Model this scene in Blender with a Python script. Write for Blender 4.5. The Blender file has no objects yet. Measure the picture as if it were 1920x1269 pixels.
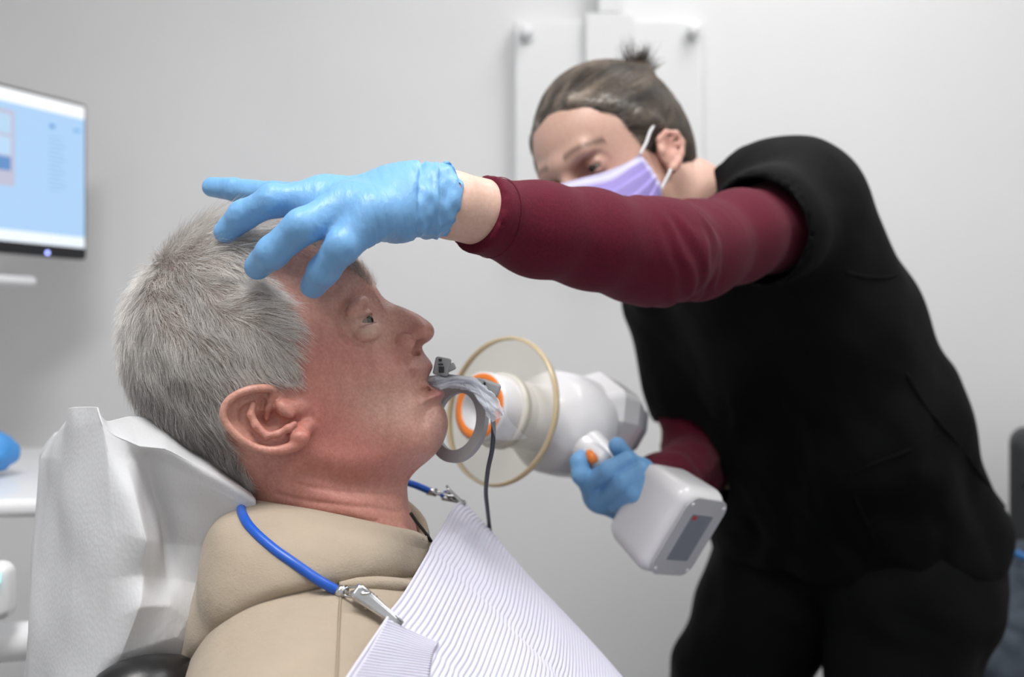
import bpy, bmesh, math
import numpy as np
from mathutils import Vector, Matrix
from mathutils.bvhtree import BVHTree

scn = bpy.context.scene
COL = scn.collection
f32 = np.float32
K = 1867.0            # focal length in pixels of the 1920 px wide frame
CX, CY = 960.0, 634.5
CAMZ = 1.15

# ---------------------------------------------------------------- camera
cam_d = bpy.data.cameras.new('camera')
cam = bpy.data.objects.new('camera', cam_d)
COL.objects.link(cam)
cam.location = (0, 0, CAMZ)
cam.rotation_euler = (math.pi / 2, 0, 0)
cam_d.sensor_width = 36.0
cam_d.lens = 36.0 * K / 1920.0
cam_d.clip_start = 0.02
cam_d.dof.use_dof = True
cam_d.dof.focus_distance = 0.69
cam_d.dof.aperture_fstop = 4.5
scn.camera = cam

# ---------------------------------------------------------------- world, lights, exposure
w = bpy.data.worlds.new('world')
scn.world = w
w.use_nodes = True
w.node_tree.nodes['Background'].inputs[0].default_value = (0.9, 0.95, 1.0, 1)
w.node_tree.nodes['Background'].inputs[1].default_value = 0.25

def area(name, loc, size, power, rot=(0, 0, 0), col=(1, 1, 1)):
    d = bpy.data.lights.new(name, 'AREA')
    d.shape = 'RECTANGLE'; d.size, d.size_y = size
    d.energy = power; d.color = col
    o = bpy.data.objects.new(name, d)
    COL.objects.link(o); o.location = loc; o.rotation_euler = rot
    return o

LAMPS = [(-0.20, 0.15, 11.5), (0.95, 0.60, 4.5), (0.55, 1.45, 2.0), (-1.0, -0.9, 1.5), (1.0, -0.9, 1.5)]
for i, (lx, ly, p) in enumerate(LAMPS):
    area('ceiling_lamp_light', (lx, ly, 2.50), (0.58, 0.58), p, col=(1.0, 0.985, 0.97))
scn.view_settings.view_transform = 'Standard'
scn.view_settings.look = 'None'
scn.view_settings.gamma = 1.0
scn.view_settings.use_curve_mapping = False
scn.view_settings.exposure = 0.95

# ---------------------------------------------------------------- helpers
def P(px, py, Y):
    "world point that stands at distance Y on the line of sight of pixel (px, py)"
    return np.array([(px - CX) / K * Y, Y, CAMZ - (py - CY) / K * Y])

def PP(*a):
    return [P(*q) for q in a]

def link(o, parent=None):
    COL.objects.link(o)
    if parent is not None:
        o.parent = parent
    return o

def tag(o, label=None, cat=None, group=None, kind=None):
    if label: o['label'] = label
    if cat: o['category'] = cat
    if group: o['group'] = group
    if kind: o['kind'] = kind
    return o

def empty(name, loc, label, cat, group=None):
    o = bpy.data.objects.new(name, None)
    o.empty_display_size = 0.05
    COL.objects.link(o)
    o.location = loc
    o['loc0'] = 0
    del o['loc0']
    return tag(o, label, cat, group)

def meshobj(name, V, F, mat, parent=None, smooth=True, attrs=None):
    "V (n,3) world coordinates; F list of faces or (m,4)/(m,3) int array"
    me = bpy.data.meshes.new(name)
    V = np.asarray(V, dtype=np.float64)
    off = np.array(parent_world(parent)) if parent is not None else np.zeros(3)
    Vl = (V - off).astype(f32)
    if isinstance(F, np.ndarray):
        n, k = F.shape
        me.vertices.add(len(Vl)); me.vertices.foreach_set('co', Vl.ravel())
        me.loops.add(n * k); me.loops.foreach_set('vertex_index', F.astype(np.int32).ravel())
        me.polygons.add(n)
        me.polygons.foreach_set('loop_start', np.arange(0, n * k, k, dtype=np.int32))
        me.polygons.foreach_set('loop_total', np.full(n, k, dtype=np.int32))
        me.update(calc_edges=True)
        me.validate()
    else:
        me.from_pydata([tuple(v) for v in Vl], [], [tuple(int(i) for i in f) for f in F])
    if smooth:
        me.polygons.foreach_set('use_smooth', np.ones(len(me.polygons), dtype=bool))
    if attrs:
        for an, arr in attrs.items():
            arr = np.asarray(arr, dtype=f32)
            if arr.ndim == 1:
                a = me.attributes.new(an, 'FLOAT', 'POINT'); a.data.foreach_set('value', arr)
            else:
                a = me.attributes.new(an, 'FLOAT_COLOR', 'POINT')
                if arr.shape[1] == 3:
                    arr = np.concatenate([arr, np.ones((len(arr), 1), f32)], 1)
                a.data.foreach_set('color', arr.ravel())
    if mat is not None:
        me.materials.append(mat)
    o = bpy.data.objects.new(name, me)
    link(o, parent)
    return o

def parent_world(p):
    l = np.zeros(3)
    while p is not None:
        l = l + np.array(p.location)
        p = p.parent
    return l

def norm(v):
    v = np.asarray(v, float)
    return v / (np.linalg.norm(v, axis=-1, keepdims=True) + 1e-12)

def catmull(pts, n, closed=False):
    pts = np.asarray(pts, float)
    m = len(pts)
    if closed:
        t = np.linspace(0, m, n, endpoint=False)
        i = np.floor(t).astype(int); f = (t - i)[:, None]
        p0, p1, p2, p3 = (pts[(i + k) % m] for k in (-1, 0, 1, 2))
    else:
        ext = np.vstack([2 * pts[0] - pts[1], pts, 2 * pts[-1] - pts[-2]])
        t = np.linspace(0, m - 1, n)
        i = np.minimum(np.floor(t).astype(int), m - 2); f = (t - i)[:, None]
        p0, p1, p2, p3 = (ext[i + k] for k in (0, 1, 2, 3))
    return 0.5 * (2 * p1 + (p2 - p0) * f + (2 * p0 - 5 * p1 + 4 * p2 - p3) * f ** 2 + (3 * p1 - p0 - 3 * p2 + p3) * f ** 3)

def grid_faces(nr, nc, wrap=False):
    r = np.arange(nr - 1)[:, None]
    c = np.arange(nc if wrap else nc - 1)[None, :]
    c2 = (c + 1) % nc
    a = r * nc + c; b = r * nc + c2; d = (r + 1) * nc + c2; e = (r + 1) * nc + c
    return np.stack([a, b, d, e], -1).reshape(-1, 4)

def loft(rows, nr, nc, closed=False):
    "rows: list of equally long control rows -> smooth (nr*nc,3) grid"
    R = [catmull(r, nc, closed) for r in rows]
    R = np.array(R)
    out = np.stack([catmull(R[:, j], nr) for j in range(R.shape[1])], 1)
    return out

def frames(pts):
    pts = np.asarray(pts, float)
    T = norm(np.gradient(pts, axis=0))
    N = np.zeros_like(T)
    up = np.array([0, 0, 1.0]) if abs(T[0][2]) < 0.9 else np.array([1.0, 0, 0])
    n = norm(np.cross(T[0], up))
    for i in range(len(pts)):
        n = norm(n - T[i] * np.dot(n, T[i]))
        N[i] = n
    return T, N, np.cross(T, N)

def tube(pts, rad, ns=10, n=None, caps=True, flat=None):
    "tube along pts; rad scalar or list (interpolated); returns V, F(list)"
    pts = np.asarray(pts, float)
    m0 = len(pts)
    rad = np.broadcast_to(np.asarray(rad, float), (m0,))
    if n:
        rr = np.interp(np.linspace(0, m0 - 1, n), np.arange(m0), rad)
        pts = catmull(pts, n); rad = rr
    T, N, B = frames(pts)
    a = np.linspace(0, 2 * np.pi, ns, endpoint=False)
    fl = 1.0 if flat is None else flat
    V = pts[:, None] + rad[:, None, None] * (np.cos(a)[None, :, None] * N[:, None] + fl * np.sin(a)[None, :, None] * B[:, None])
    m = len(pts)
    F = [list(q) for q in grid_faces(m, ns, True)]
    V = V.reshape(-1, 3)
    if caps:
        F.append(list(range(ns))[::-1]); F.append([(m - 1) * ns + i for i in range(ns)])
    return V, F

def merge(*parts):
    V = []; F = []; o = 0
    for v, f in parts:
        v = np.asarray(v); V.append(v)
        F += [[int(i) + o for i in q] for q in f]
        o += len(v)
    return np.vstack(V), F

def box(c, size, R=None):
    s = np.asarray(size, float) / 2
    v = np.array([[x, y, z] for x in (-1, 1) for y in (-1, 1) for z in (-1, 1)]) * s
    if R is not None: v = v @ np.asarray(R)
    F = [[0, 1, 3, 2], [4, 6, 7, 5], [0, 4, 5, 1], [2, 3, 7, 6], [0, 2, 6, 4], [1, 5, 7, 3]]
    return v + np.asarray(c), F

def bevel(o, wdt, seg=3):
    m = o.modifiers.new('bevel', 'BEVEL'); m.width = wdt; m.segments = seg; m.limit_method = 'ANGLE'; m.angle_limit = 0.6
    return o

def subsurf(o, lv=2):
    m = o.modifiers.new('subsurf', 'SUBSURF'); m.levels = lv; m.render_levels = lv
    return o

def solid(o, t, off=0):
    m = o.modifiers.new('solid', 'SOLIDIFY'); m.thickness = t; m.offset = off
    return o

def rbox(c, size, R, r, n=6):
    "rounded box as superellipse-like mesh: box with bevelled corners done by clamping a subdivided sphere"
    hs = np.asarray(size, float) / 2
    nu, nv = 4 * n, 2 * n + 1
    th = np.linspace(0, 2 * np.pi, 4 * (n + 1), endpoint=False)
    V = []
    # directions per octant corner so flat sides stay flat
    lat = np.concatenate([np.linspace(-np.pi / 2, 0, n + 1), np.linspace(0, np.pi / 2, n + 1)])
    zs = np.concatenate([np.full(n + 1, -1.0), np.full(n + 1, 1.0)])
    lon = np.concatenate([np.linspace(q * np.pi / 2, (q + 1) * np.pi / 2, n + 1) for q in range(4)])
    sx = np.concatenate([np.full(n + 1, s) for s in (1, -1, -1, 1)]); sy = np.concatenate([np.full(n + 1, s) for s in (1, 1, -1, -1)])
    for la, sz in zip(lat, zs):
        x = sx * (hs[0] - r) + r * np.cos(la) * np.cos(lon)
        y = sy * (hs[1] - r) + r * np.cos(la) * np.sin(lon)
        z = np.full_like(x, sz * (hs[2] - r) + r * np.sin(la))
        V.append(np.stack([x, y, z], 1))
    m = len(lon)
    V = np.array(V)
    F = [list(q) for q in grid_faces(len(lat), m, True)]
    Vf = V.reshape(-1, 3)
    F.append(list(range(m))[::-1]); F.append([(len(lat) - 1) * m + i for i in range(m)])
    if R is not None: Vf = Vf @ np.asarray(R)
    return Vf + np.asarray(c), F

def lathe(prof, c, axis, n=48, xdir=None):
    "prof: list of (axial, radius); axis: unit vector"
    axis = norm(axis)
    x = np.array([0, 0, 1.0]) if xdir is None else np.asarray(xdir, float)
    x = norm(x - axis * np.dot(x, axis)); y = np.cross(axis, x)
    a = np.linspace(0, 2 * np.pi, n, endpoint=False)
    prof = np.asarray(prof, float)
    V = np.asarray(c) + prof[:, 0][:, None, None] * axis + prof[:, 1][:, None, None] * (np.cos(a)[None, :, None] * x + np.sin(a)[None, :, None] * y)
    return V.reshape(-1, 3), [list(q) for q in grid_faces(len(prof), n, True)]

_rs = {}
def snoise(Pt, freq, seed=0, oct=3):
    "smooth pseudo noise, about -1..1, of points (n,3)"
    key = (seed, oct)
    if key not in _rs:
        r = np.random.RandomState(seed + 17)
        _rs[key] = [(norm(r.normal(size=3)), r.uniform(0, 6.28), r.uniform(0.7, 1.4)) for _ in range(6 * oct)]
    out = np.zeros(len(Pt))
    for i, (d, ph, fm) in enumerate(_rs[key]):
        o = i // 6
        out += np.sin((Pt @ d) * freq * fm * 2 ** o * 6.283 + ph) * 0.5 ** o
    return out / 3.2

# ---------------------------------------------------------------- implicit surfaces
class Field:
    def __init__(s, lo, hi, h):
        s.lo = np.asarray(lo, float); s.h = h
        s.ax = [np.arange(lo[i], hi[i] + h, h).astype(f32) for i in range(3)]
        s.F = np.full([len(a) for a in s.ax], 1.0, f32)
    def sl(s, lo, hi):
        out = []
        for i in range(3):
            a = int(np.clip(math.floor((lo[i] - s.lo[i]) / s.h), 0, len(s.ax[i])))
            b = int(np.clip(math.ceil((hi[i] - s.lo[i]) / s.h) + 1, 0, len(s.ax[i])))
            out.append(slice(a, b))
        return tuple(out)
    def co(s, sl):
        return (s.ax[0][sl[0]][:, None, None], s.ax[1][sl[1]][None, :, None], s.ax[2][sl[2]][None, None, :])
    def op(s, sl, d, k, mode='add'):
        A = s.F[sl]
        if A.size == 0: return
        if mode == 'sub':
            a, b = -A, d
        else:
            a, b = A, d
        if k > 0:
            hh = np.maximum(k - np.abs(a - b), 0) / k
            r = np.minimum(a, b) - hh * hh * (k * 0.25)
        else:
            r = np.minimum(a, b)
        s.F[sl] = -r if mode == 'sub' else r
    def cone(s, a, b, ra, rb, k=0.0, mode='add'):
        a = np.asarray(a, float); b = np.asarray(b, float)
        m = max(ra, rb) + k + 3 * s.h + 0.004
        sl = s.sl(np.minimum(a, b) - m, np.maximum(a, b) + m)
        X, Y, Z = s.co(sl)
        d = b - a; L2 = max(float(d @ d), 1e-12)
        t = np.clip(((X - a[0]) * d[0] + (Y - a[1]) * d[1] + (Z - a[2]) * d[2]) / L2, 0, 1)
        q = np.sqrt((X - a[0] - t * d[0]) ** 2 + (Y - a[1] - t * d[1]) ** 2 + (Z - a[2] - t * d[2]) ** 2) - (ra + (rb - ra) * t)
        s.op(sl, q.astype(f32), k, mode)
    def chain(s, pts, rads, k=0.0, mode='add'):
        for i in range(len(pts) - 1):
            s.cone(pts[i], pts[i + 1], rads[i], rads[i + 1], k, mode)
    def ell(s, c, r, R=None, k=0.0, mode='add'):
        c = np.asarray(c, float); r = np.asarray(r, float)
        R = np.eye(3) if R is None else np.asarray(R, float)      # rows: axis directions
        ext = np.sqrt(((R * r[:, None]) ** 2).sum(0)) + k + 3 * s.h + 0.004
        sl = s.sl(c - ext, c + ext)
        X, Y, Z = s.co(sl)
        k0 = 0; k1 = 0
        for i in range(3):
            q = (X - c[0]) * R[i, 0] + (Y - c[1]) * R[i, 1] + (Z - c[2]) * R[i, 2]
            k0 = k0 + (q / r[i]) ** 2; k1 = k1 + (q / r[i] ** 2) ** 2
        k0 = np.sqrt(k0); k1 = np.sqrt(k1) + 1e-9
        s.op(sl, (k0 * (k0 - 1) / k1).astype(f32), k, mode)
    def plane(s, p, n, k=0.0):
        "cut away everything on the side the normal points to"
        n = norm(n); X, Y, Z = s.co((slice(None),) * 3)
        d = ((X - p[0]) * n[0] + (Y - p[1]) * n[1] + (Z - p[2]) * n[2]).astype(f32)
        s.F = np.maximum(s.F, d)
    def mesh(s, smooth=2):
        F = s.F; S = F < 0
        nx, ny, nz = F.shape
        C = [(i, j, k) for i in (0, 1) for j in (0, 1) for k in (0, 1)]
        cnt = np.zeros((nx - 1, ny - 1, nz - 1), np.uint8)
        for (i, j, k) in C: cnt += S[i:nx - 1 + i, j:ny - 1 + j, k:nz - 1 + k]
        msk = (cnt > 0) & (cnt < 8)
        idx = np.argwhere(msk)
        vid = np.full(cnt.shape, -1, np.int32); vid[msk] = np.arange(len(idx))
        val = np.stack([F[idx[:, 0] + i, idx[:, 1] + j, idx[:, 2] + k] for (i, j, k) in C], 1)
        acc = np.zeros((len(idx), 3)); n = np.zeros(len(idx))
        Ca = np.array(C, float)
        for a in range(8):
            for b in range(a + 1, 8):
                if np.abs(Ca[a] - Ca[b]).sum() == 1:
                    va, vb = val[:, a], val[:, b]
                    x = (va < 0) != (vb < 0)
                    t = np.where(x, va / np.where(x, va - vb, 1), 0)
                    acc += np.where(x[:, None], Ca[a] + t[:, None] * (Ca[b] - Ca[a]), 0); n += x
        V = (idx + acc / n[:, None]) * s.h + s.lo
        Q = []
        for ax in range(3):
            o1, o2 = [(1, 2), (2, 0), (0, 1)][ax]
            sa = [slice(None)] * 3; sb = [slice(None)] * 3
            sa[ax] = slice(0, -1); sb[ax] = slice(1, None)
            A = S[tuple(sa)]; B = S[tuple(sb)]
            e = np.argwhere(A != B)
            ok = (e[:, o1] > 0) & (e[:, o2] > 0) & (e[:, o1] < F.shape[o1] - 1) & (e[:, o2] < F.shape[o2] - 1)
            e = e[ok]
            fl = A[e[:, 0], e[:, 1], e[:, 2]]
            def g(d1, d2):
                q = e.copy(); q[:, o1] -= d1; q[:, o2] -= d2
                return vid[q[:, 0], q[:, 1], q[:, 2]]
            q = np.stack([g(1, 1), g(0, 1), g(0, 0), g(1, 0)], 1)
            q[~fl] = q[~fl][:, ::-1]
            Q.append(q)
        Q = np.vstack(Q)
        return smooth_mesh(V, Q, smooth), Q

def smooth_mesh(V, Q, it, lam=0.5, mu=-0.52, wgt=None):
    if it <= 0: return V
    E = np.vstack([Q[:, [i, (i + 1) % Q.shape[1]]] for i in range(Q.shape[1])])
    n = len(V)
    a = np.concatenate([E[:, 0], E[:, 1]]); b = np.concatenate([E[:, 1], E[:, 0]])
    deg = np.bincount(a, minlength=n).astype(float); deg[deg == 0] = 1
    for i in range(it):
        for f in (lam, mu):
            M_ = np.stack([np.bincount(a, V[b, c], n) for c in range(3)], 1) / deg[:, None]
            D = (M_ - V) * f
            V = V + (D if wgt is None else D * wgt[:, None])
    return V

def vnormals(V, Q):
    n = np.cross(V[Q[:, 2]] - V[Q[:, 0]], V[Q[:, 3 % Q.shape[1]]] - V[Q[:, 1]])
    N = np.stack([sum(np.bincount(Q[:, j], n[:, c], len(V)) for j in range(Q.shape[1])) for c in range(3)], 1)
    return norm(N)

def bvh(V, F):
    return BVHTree.FromPolygons([tuple(v) for v in V], [tuple(int(i) for i in f) for f in F])

CAM = Vector((0, 0, CAMZ))
def cast(tree, px, py, off=0.0, default=0.7):
    d = Vector(P(px, py, 1.0)) - CAM
    h = tree.ray_cast(CAM, d.normalized())
    if h[0] is None: return P(px, py, default)
    n = h[1]
    if n.dot(d) > 0: n = -n
    return np.array(h[0] + n * off)

# ---------------------------------------------------------------- materials
def M(name, col, rough=0.5, metal=0.0, bump=(), var=None, sss=None, spec=None, coat=0.0, sheen=0.0, attr=None,
      trans=0.0, ior=None, emis=None, alpha=None, col2=None):
    m = bpy.data.materials.new(name); m.use_nodes = True
    nt = m.node_tree; b = nt.nodes['Principled BSDF']
    b.inputs['Base Color'].default_value = (*col, 1); b.inputs['Roughness'].default_value = rough; b.inputs['Metallic'].default_value = metal
    if spec is not None: b.inputs['Specular IOR Level'].default_value = spec
    if coat: b.inputs['Coat Weight'].default_value = coat; b.inputs['Coat Roughness'].default_value = 0.15
    if sheen: b.inputs['Sheen Weight'].default_value = sheen; b.inputs['Sheen Roughness'].default_value = 0.5
    if trans: b.inputs['Transmission Weight'].default_value = trans
    if ior: b.inputs['IOR'].default_value = ior
    if alpha is not None: b.inputs['Alpha'].default_value = alpha
    if sss:
        b.inputs['Subsurface Weight'].default_value = sss[0]
        b.inputs['Subsurface Radius'].default_value = (1.0, 0.35, 0.2)
        b.inputs['Subsurface Scale'].default_value = sss[1]
    if emis:
        b.inputs['Emission Color'].default_value = (*emis[0], 1); b.inputs['Emission Strength'].default_value = emis[1]
    tc = nt.nodes.new('ShaderNodeTexCoord')
    src = None
    if attr:
        at = nt.nodes.new('ShaderNodeAttribute'); at.attribute_name = attr
        src = at.outputs['Color']
    if var:
        no = nt.nodes.new('ShaderNodeTexNoise'); no.inputs['Scale'].default_value = var[0]; no.inputs['Detail'].default_value = 4
        nt.links.new(tc.outputs['Object'], no.inputs['Vector'])
        mx = nt.nodes.new('ShaderNodeMix'); mx.data_type = 'RGBA'; mx.blend_type = 'MIX'
        ra = nt.nodes.new('ShaderNodeMapRange'); ra.inputs[1].default_value = 0.35; ra.inputs[2].default_value = 0.65
        ra.inputs[3].default_value = 0.0; ra.inputs[4].default_value = 1.0
        nt.links.new(no.outputs['Fac'], ra.inputs[0])
        if src is not None:
            mx.blend_type = 'MULTIPLY'; mx.inputs[0].default_value = 1.0
            lo = 1 - var[1]
            c = nt.nodes.new('ShaderNodeMix'); c.data_type = 'RGBA'
            t = col2 or (lo, lo, lo)
            c.inputs[6].default_value = (*t, 1); c.inputs[7].default_value = (1, 1, 1, 1)
            nt.links.new(ra.outputs[0], c.inputs[0])
            nt.links.new(src, mx.inputs[6]); nt.links.new(c.outputs[2], mx.inputs[7])
        else:
            nt.links.new(ra.outputs[0], mx.inputs[0])
            c2 = col2 or tuple(x * (1 - var[1]) for x in col)
            mx.inputs[6].default_value = (*c2, 1); mx.inputs[7].default_value = (*col, 1)
        src = mx.outputs[2]
    if src is not None: nt.links.new(src, b.inputs['Base Color'])
    last = None
    for bp in bump:
        kind, scale, strength = bp[:3]
        dist = bp[3] if len(bp) > 3 else 0.001
        if kind == 'noise':
            t = nt.nodes.new('ShaderNodeTexNoise'); t.inputs['Scale'].default_value = scale; t.inputs['Detail'].default_value = 5
            out = t.outputs['Fac']
        elif kind == 'voronoi':
            t = nt.nodes.new('ShaderNodeTexVoronoi'); t.inputs['Scale'].default_value = scale
            out = t.outputs['Distance']
        else:
            t = nt.nodes.new('ShaderNodeTexWave'); t.inputs['Scale'].default_value = scale
            t.inputs['Distortion'].default_value = bp[5] if len(bp) > 5 else 4.0
            t.inputs['Detail'].default_value = 2; t.inputs['Detail Scale'].default_value = 1.5
            out = t.outputs['Fac']
        vec = tc.outputs['Object']
        if len(bp) > 4 and bp[4] is not None:
            mp = nt.nodes.new('ShaderNodeMapping')
            mp.inputs['Rotation'].default_value = bp[4][0]; mp.inputs['Scale'].default_value = bp[4][1]
            nt.links.new(vec, mp.inputs['Vector']); vec = mp.outputs['Vector']
        nt.links.new(vec, t.inputs['Vector'])
        bn = nt.nodes.new('ShaderNodeBump'); bn.inputs['Strength'].default_value = strength; bn.inputs['Distance'].default_value = dist
        nt.links.new(out, bn.inputs['Height'])
        if last is not None: nt.links.new(last.outputs[0], bn.inputs['Normal'])
        last = bn
    if last is not None: nt.links.new(last.outputs[0], b.inputs['Normal'])
    return m

def lin(r, g, b):
    return tuple((c / 255 / 12.92) if c / 255 <= 0.04045 else ((c / 255 + 0.055) / 1.055) ** 2.4 for c in (r, g, b))

m_wall = M('wall_paint', (0.80, 0.805, 0.815), 0.6, bump=[('noise', 260, 0.05, 0.0005)], var=(3, 0.03))
m_ceil = M('ceiling_paint', (0.85, 0.85, 0.85), 0.8, var=(2, 0.02))
m_floor = M('floor_vinyl', (0.26, 0.25, 0.24), 0.45, var=(30, 0.1))
m_white = M('white_plastic', (0.83, 0.84, 0.86), 0.28, coat=0.2, var=(6, 0.02))
m_panel = M('white_panel', (0.80, 0.81, 0.82), 0.35, var=(5, 0.02))
m_black = M('black_plastic', (0.012, 0.013, 0.016), 0.4, var=(20, 0.3))
m_metal = M('brushed_steel', (0.62, 0.63, 0.64), 0.22, metal=1.0, var=(90, 0.12))
m_cloud = M('grey_holder_plastic', (0.33, 0.335, 0.345), 0.55, var=(40, 0.06))

# ---------------------------------------------------------------- the room
RX0, RX1, RY0, RY1, RZ1 = -1.9, 2.0, -1.6, 2.0, 2.55
def slab(name, lo, hi, mat, kind='structure', parent=None):
    lo = np.array(lo, float); hi = np.array(hi, float)
    v, f = box((lo + hi) / 2, hi - lo)
    o = meshobj(name, v, f, mat, parent, smooth=False)
    if kind: o['kind'] = kind
    return o
slab('floor', (RX0, RY0, -0.1), (RX1, RY1, 0), m_floor)
slab('ceiling', (RX0, RY0, RZ1), (RX1, RY1, RZ1 + 0.1), m_ceil)
slab('wall_back', (RX0, RY1, 0), (RX1, RY1 + 0.1, RZ1), m_wall)
slab('wall_left', (RX0 - 0.1, RY0, 0), (RX0, RY1, RZ1), m_wall)
slab('wall_right', (RX1, RY0, 0), (RX1 + 0.1, RY1, RZ1), m_wall)
slab('wall_front', (RX0, RY0 - 0.1, 0), (RX1, RY0, RZ1), m_wall)
m_diff = M('lamp_diffuser', (0.9, 0.9, 0.9), 0.5, emis=((1, 0.985, 0.97), 1.5), var=(5, 0.01))
for i, (lx, ly, p) in enumerate(LAMPS):
    where = ['above the patient', 'above the clinician', 'by the back wall', 'behind the viewer on the monitor side', 'behind the viewer on the far side'][i]
    e = empty('ceiling_lamp', (lx, ly, RZ1), 'square white ceiling light panel ' + where, 'ceiling lamp', 'ceiling light panels')
    v, f = merge(*[box((lx + sx * 0.3, ly, RZ1 - 0.016), (0.02, 0.62, 0.03)) for sx in (-1, 1)],
                 *[box((lx, ly + sy * 0.3, RZ1 - 0.016), (0.58, 0.02, 0.03)) for sy in (-1, 1)])
    meshobj('frame', v, f, m_white, e, smooth=False)
    v, f = box((lx, ly, RZ1 - 0.012), (0.58, 0.58, 0.01))
    meshobj('diffuser', v, f, m_diff, e, smooth=False)
# ================================================================= the patient
YH = 0.747                      # distance of his mid-plane
SC = YH / K
def U2X(u): return (u - CX) * SC
def V2Z(v): return CAMZ - (v - CY) * SC
def uv(px, py, s):
    "observed pixel of a point that lies s metres in front of the mid-plane -> mid-plane pixel"
    f = (YH - s) / YH
    return (CX + (px - CX) * f, CY + (py - CY) * f)
def H(px, py, s):
    return P(px, py, YH - s)

def poly_sdf(U, Vv, poly):
    "signed distance (positive inside) to a closed polygon, pixel units"
    d = np.full(U.shape, 1e9); ins = np.zeros(U.shape, bool)
    n = len(poly)
    for i in range(n):
        x0, y0 = poly[i]; x1, y1 = poly[(i + 1) % n]
        ex, ey = x1 - x0, y1 - y0
        t = np.clip(((U - x0) * ex + (Vv - y0) * ey) / (ex * ex + ey * ey + 1e-9), 0, 1)
        d = np.minimum(d, (U - x0 - t * ex) ** 2 + (Vv - y0 - t * ey) ** 2)
        c = ((y0 > Vv) != (y1 > Vv))
        xi = x0 + (Vv - y0) * ex / (ey if abs(ey) > 1e-9 else 1e-9)
        ins ^= c & (U < xi)
    d = np.sqrt(d)
    return np.where(ins, d, -d)

def blur(A, r):
    k = np.exp(-0.5 * (np.arange(-2 * r, 2 * r + 1) / r) ** 2); k /= k.sum()
    for ax in (0, 1):
        A = np.apply_along_axis(lambda q: np.convolve(np.pad(q, 2 * r, mode='edge'), k, 'valid'), ax, A)
    return A

def rbf(U, Vv, pts, sig):
    wsum = 0; a = 0
    for (u, v, val) in pts:
        g = np.exp(-((U - u) ** 2 + (Vv - v) ** 2) / (2 * sig * sig)) + 1e-6
        wsum = wsum + g; a = a + g * val
    return a / wsum

def seg_gauss(U, Vv, pts, sig):
    d = np.full(U.shape, 1e9)
    for i in range(len(pts) - 1):
        x0, y0 = pts[i]; x1, y1 = pts[i + 1]; ex, ey = x1 - x0, y1 - y0
        t = np.clip(((U - x0) * ex + (Vv - y0) * ey) / (ex * ex + ey * ey), 0, 1)
        d = np.minimum(d, (U - x0 - t * ex) ** 2 + (Vv - y0 - t * ey) ** 2)
    return np.exp(-d / (2 * sig * sig))

def gau(U, Vv, px, py, s, su, sv, ang=0.0):
    u, v = uv(px, py, s)
    c, si = math.cos(ang), math.sin(ang)
    a = (U - u) * c + (Vv - v) * si; b = -(U - u) * si + (Vv - v) * c
    return np.exp(-0.5 * ((a / su) ** 2 + (b / sv) ** 2))

# outline of head and neck in the mid-plane (without the nose)
prof = [(698, 526), (684, 505), (664, 484), (638, 461), (603, 438), (560, 421), (510, 413), (460, 414), (415, 425), (370, 447), (327, 481), (291, 521),
        (266, 563), (254, 606), (252, 652), (260, 702), (279, 751), (306, 795), (343, 832), (387, 863), (430, 890), (462, 916), (472, 950), (468, 1010), (452, 1100),
        (600, 1190), (760, 1160), (782, 1080), (784, 1030), (782, 1000), (775, 975), (766, 945), (763, 918), (767, 900), (781, 882), (805, 862),
        (823, 843), (835, 820), (840, 795), (836, 772), (827, 756), (829, 748), (834, 738), (827, 729), (813, 724), (803, 714), (806, 701), (811, 689),
        (809, 680), (800, 668), (790, 658), (772, 650), (757, 636), (744, 612), (729, 584), (716, 564), (707, 546)]
prof = catmull(np.array(prof), len(prof) * 3, closed=True)
hh = 0.00098
lo = np.array([U2X(225), YH - 0.098, V2Z(1120)]); hi = np.array([U2X(865), YH + 0.098, V2Z(390)])
HF = Field(lo, hi, hh)
gx, gy, gz = HF.ax
Ug = (gx[:, None] / SC + CX) + 0 * gz[None, :]
Vg = (CY - (gz[None, :] - CAMZ) / SC) + 0 * gx[:, None]
d2 = poly_sdf(Ug, Vg, prof) * SC
Rm = rbf(Ug, Vg, [(300, 620, .072), (450, 450, .068), (600, 450, .062), (690, 520, .050), (720, 575, .042), (750, 630, .027), (800, 690, .0235), (815, 740, .024),
                  (838, 795, .028), (800, 860, .034), (765, 920, .045), (780, 1000, .05), (470, 950, .062), (350, 830, .07), (560, 640, .07)], 38)
Wm = rbf(Ug, Vg, [(330, 620, .0765), (420, 560, .0775), (500, 500, .075), (600, 520, .0705), (540, 620, .0765), (500, 760, .0735), (600, 700, .0705), (660, 640, .068),
                  (680, 720, .066), (740, 740, .060), (790, 800, .052), (700, 800, .0655), (620, 800, .0690), (560, 860, .0670), (650, 870, .0655), (760, 850, .0560),
                  (500, 900, .060), (600, 970, .0590), (700, 960, .0585), (560, 1060, .064), (700, 1060, .064), (400, 820, .068), (640, 480, .064)], 48)
D = Wm ** 2 / Rm
t = np.clip(d2 / D, None, 1.0)
W = np.where(d2 > 0, Wm ** 2 * (1 - (1 - t) ** 2), 2 * Rm * d2)
Wb = blur(W, 7)
mixw = np.clip((d2 - 0.012) / 0.02, 0, 1)
W = W * (1 - mixw) + Wb * mixw
w0 = np.sqrt(np.maximum(W, 1e-8))
dw = np.zeros_like(w0)
def L(pts, s): return [uv(a, b, s) for a, b in pts]
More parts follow.
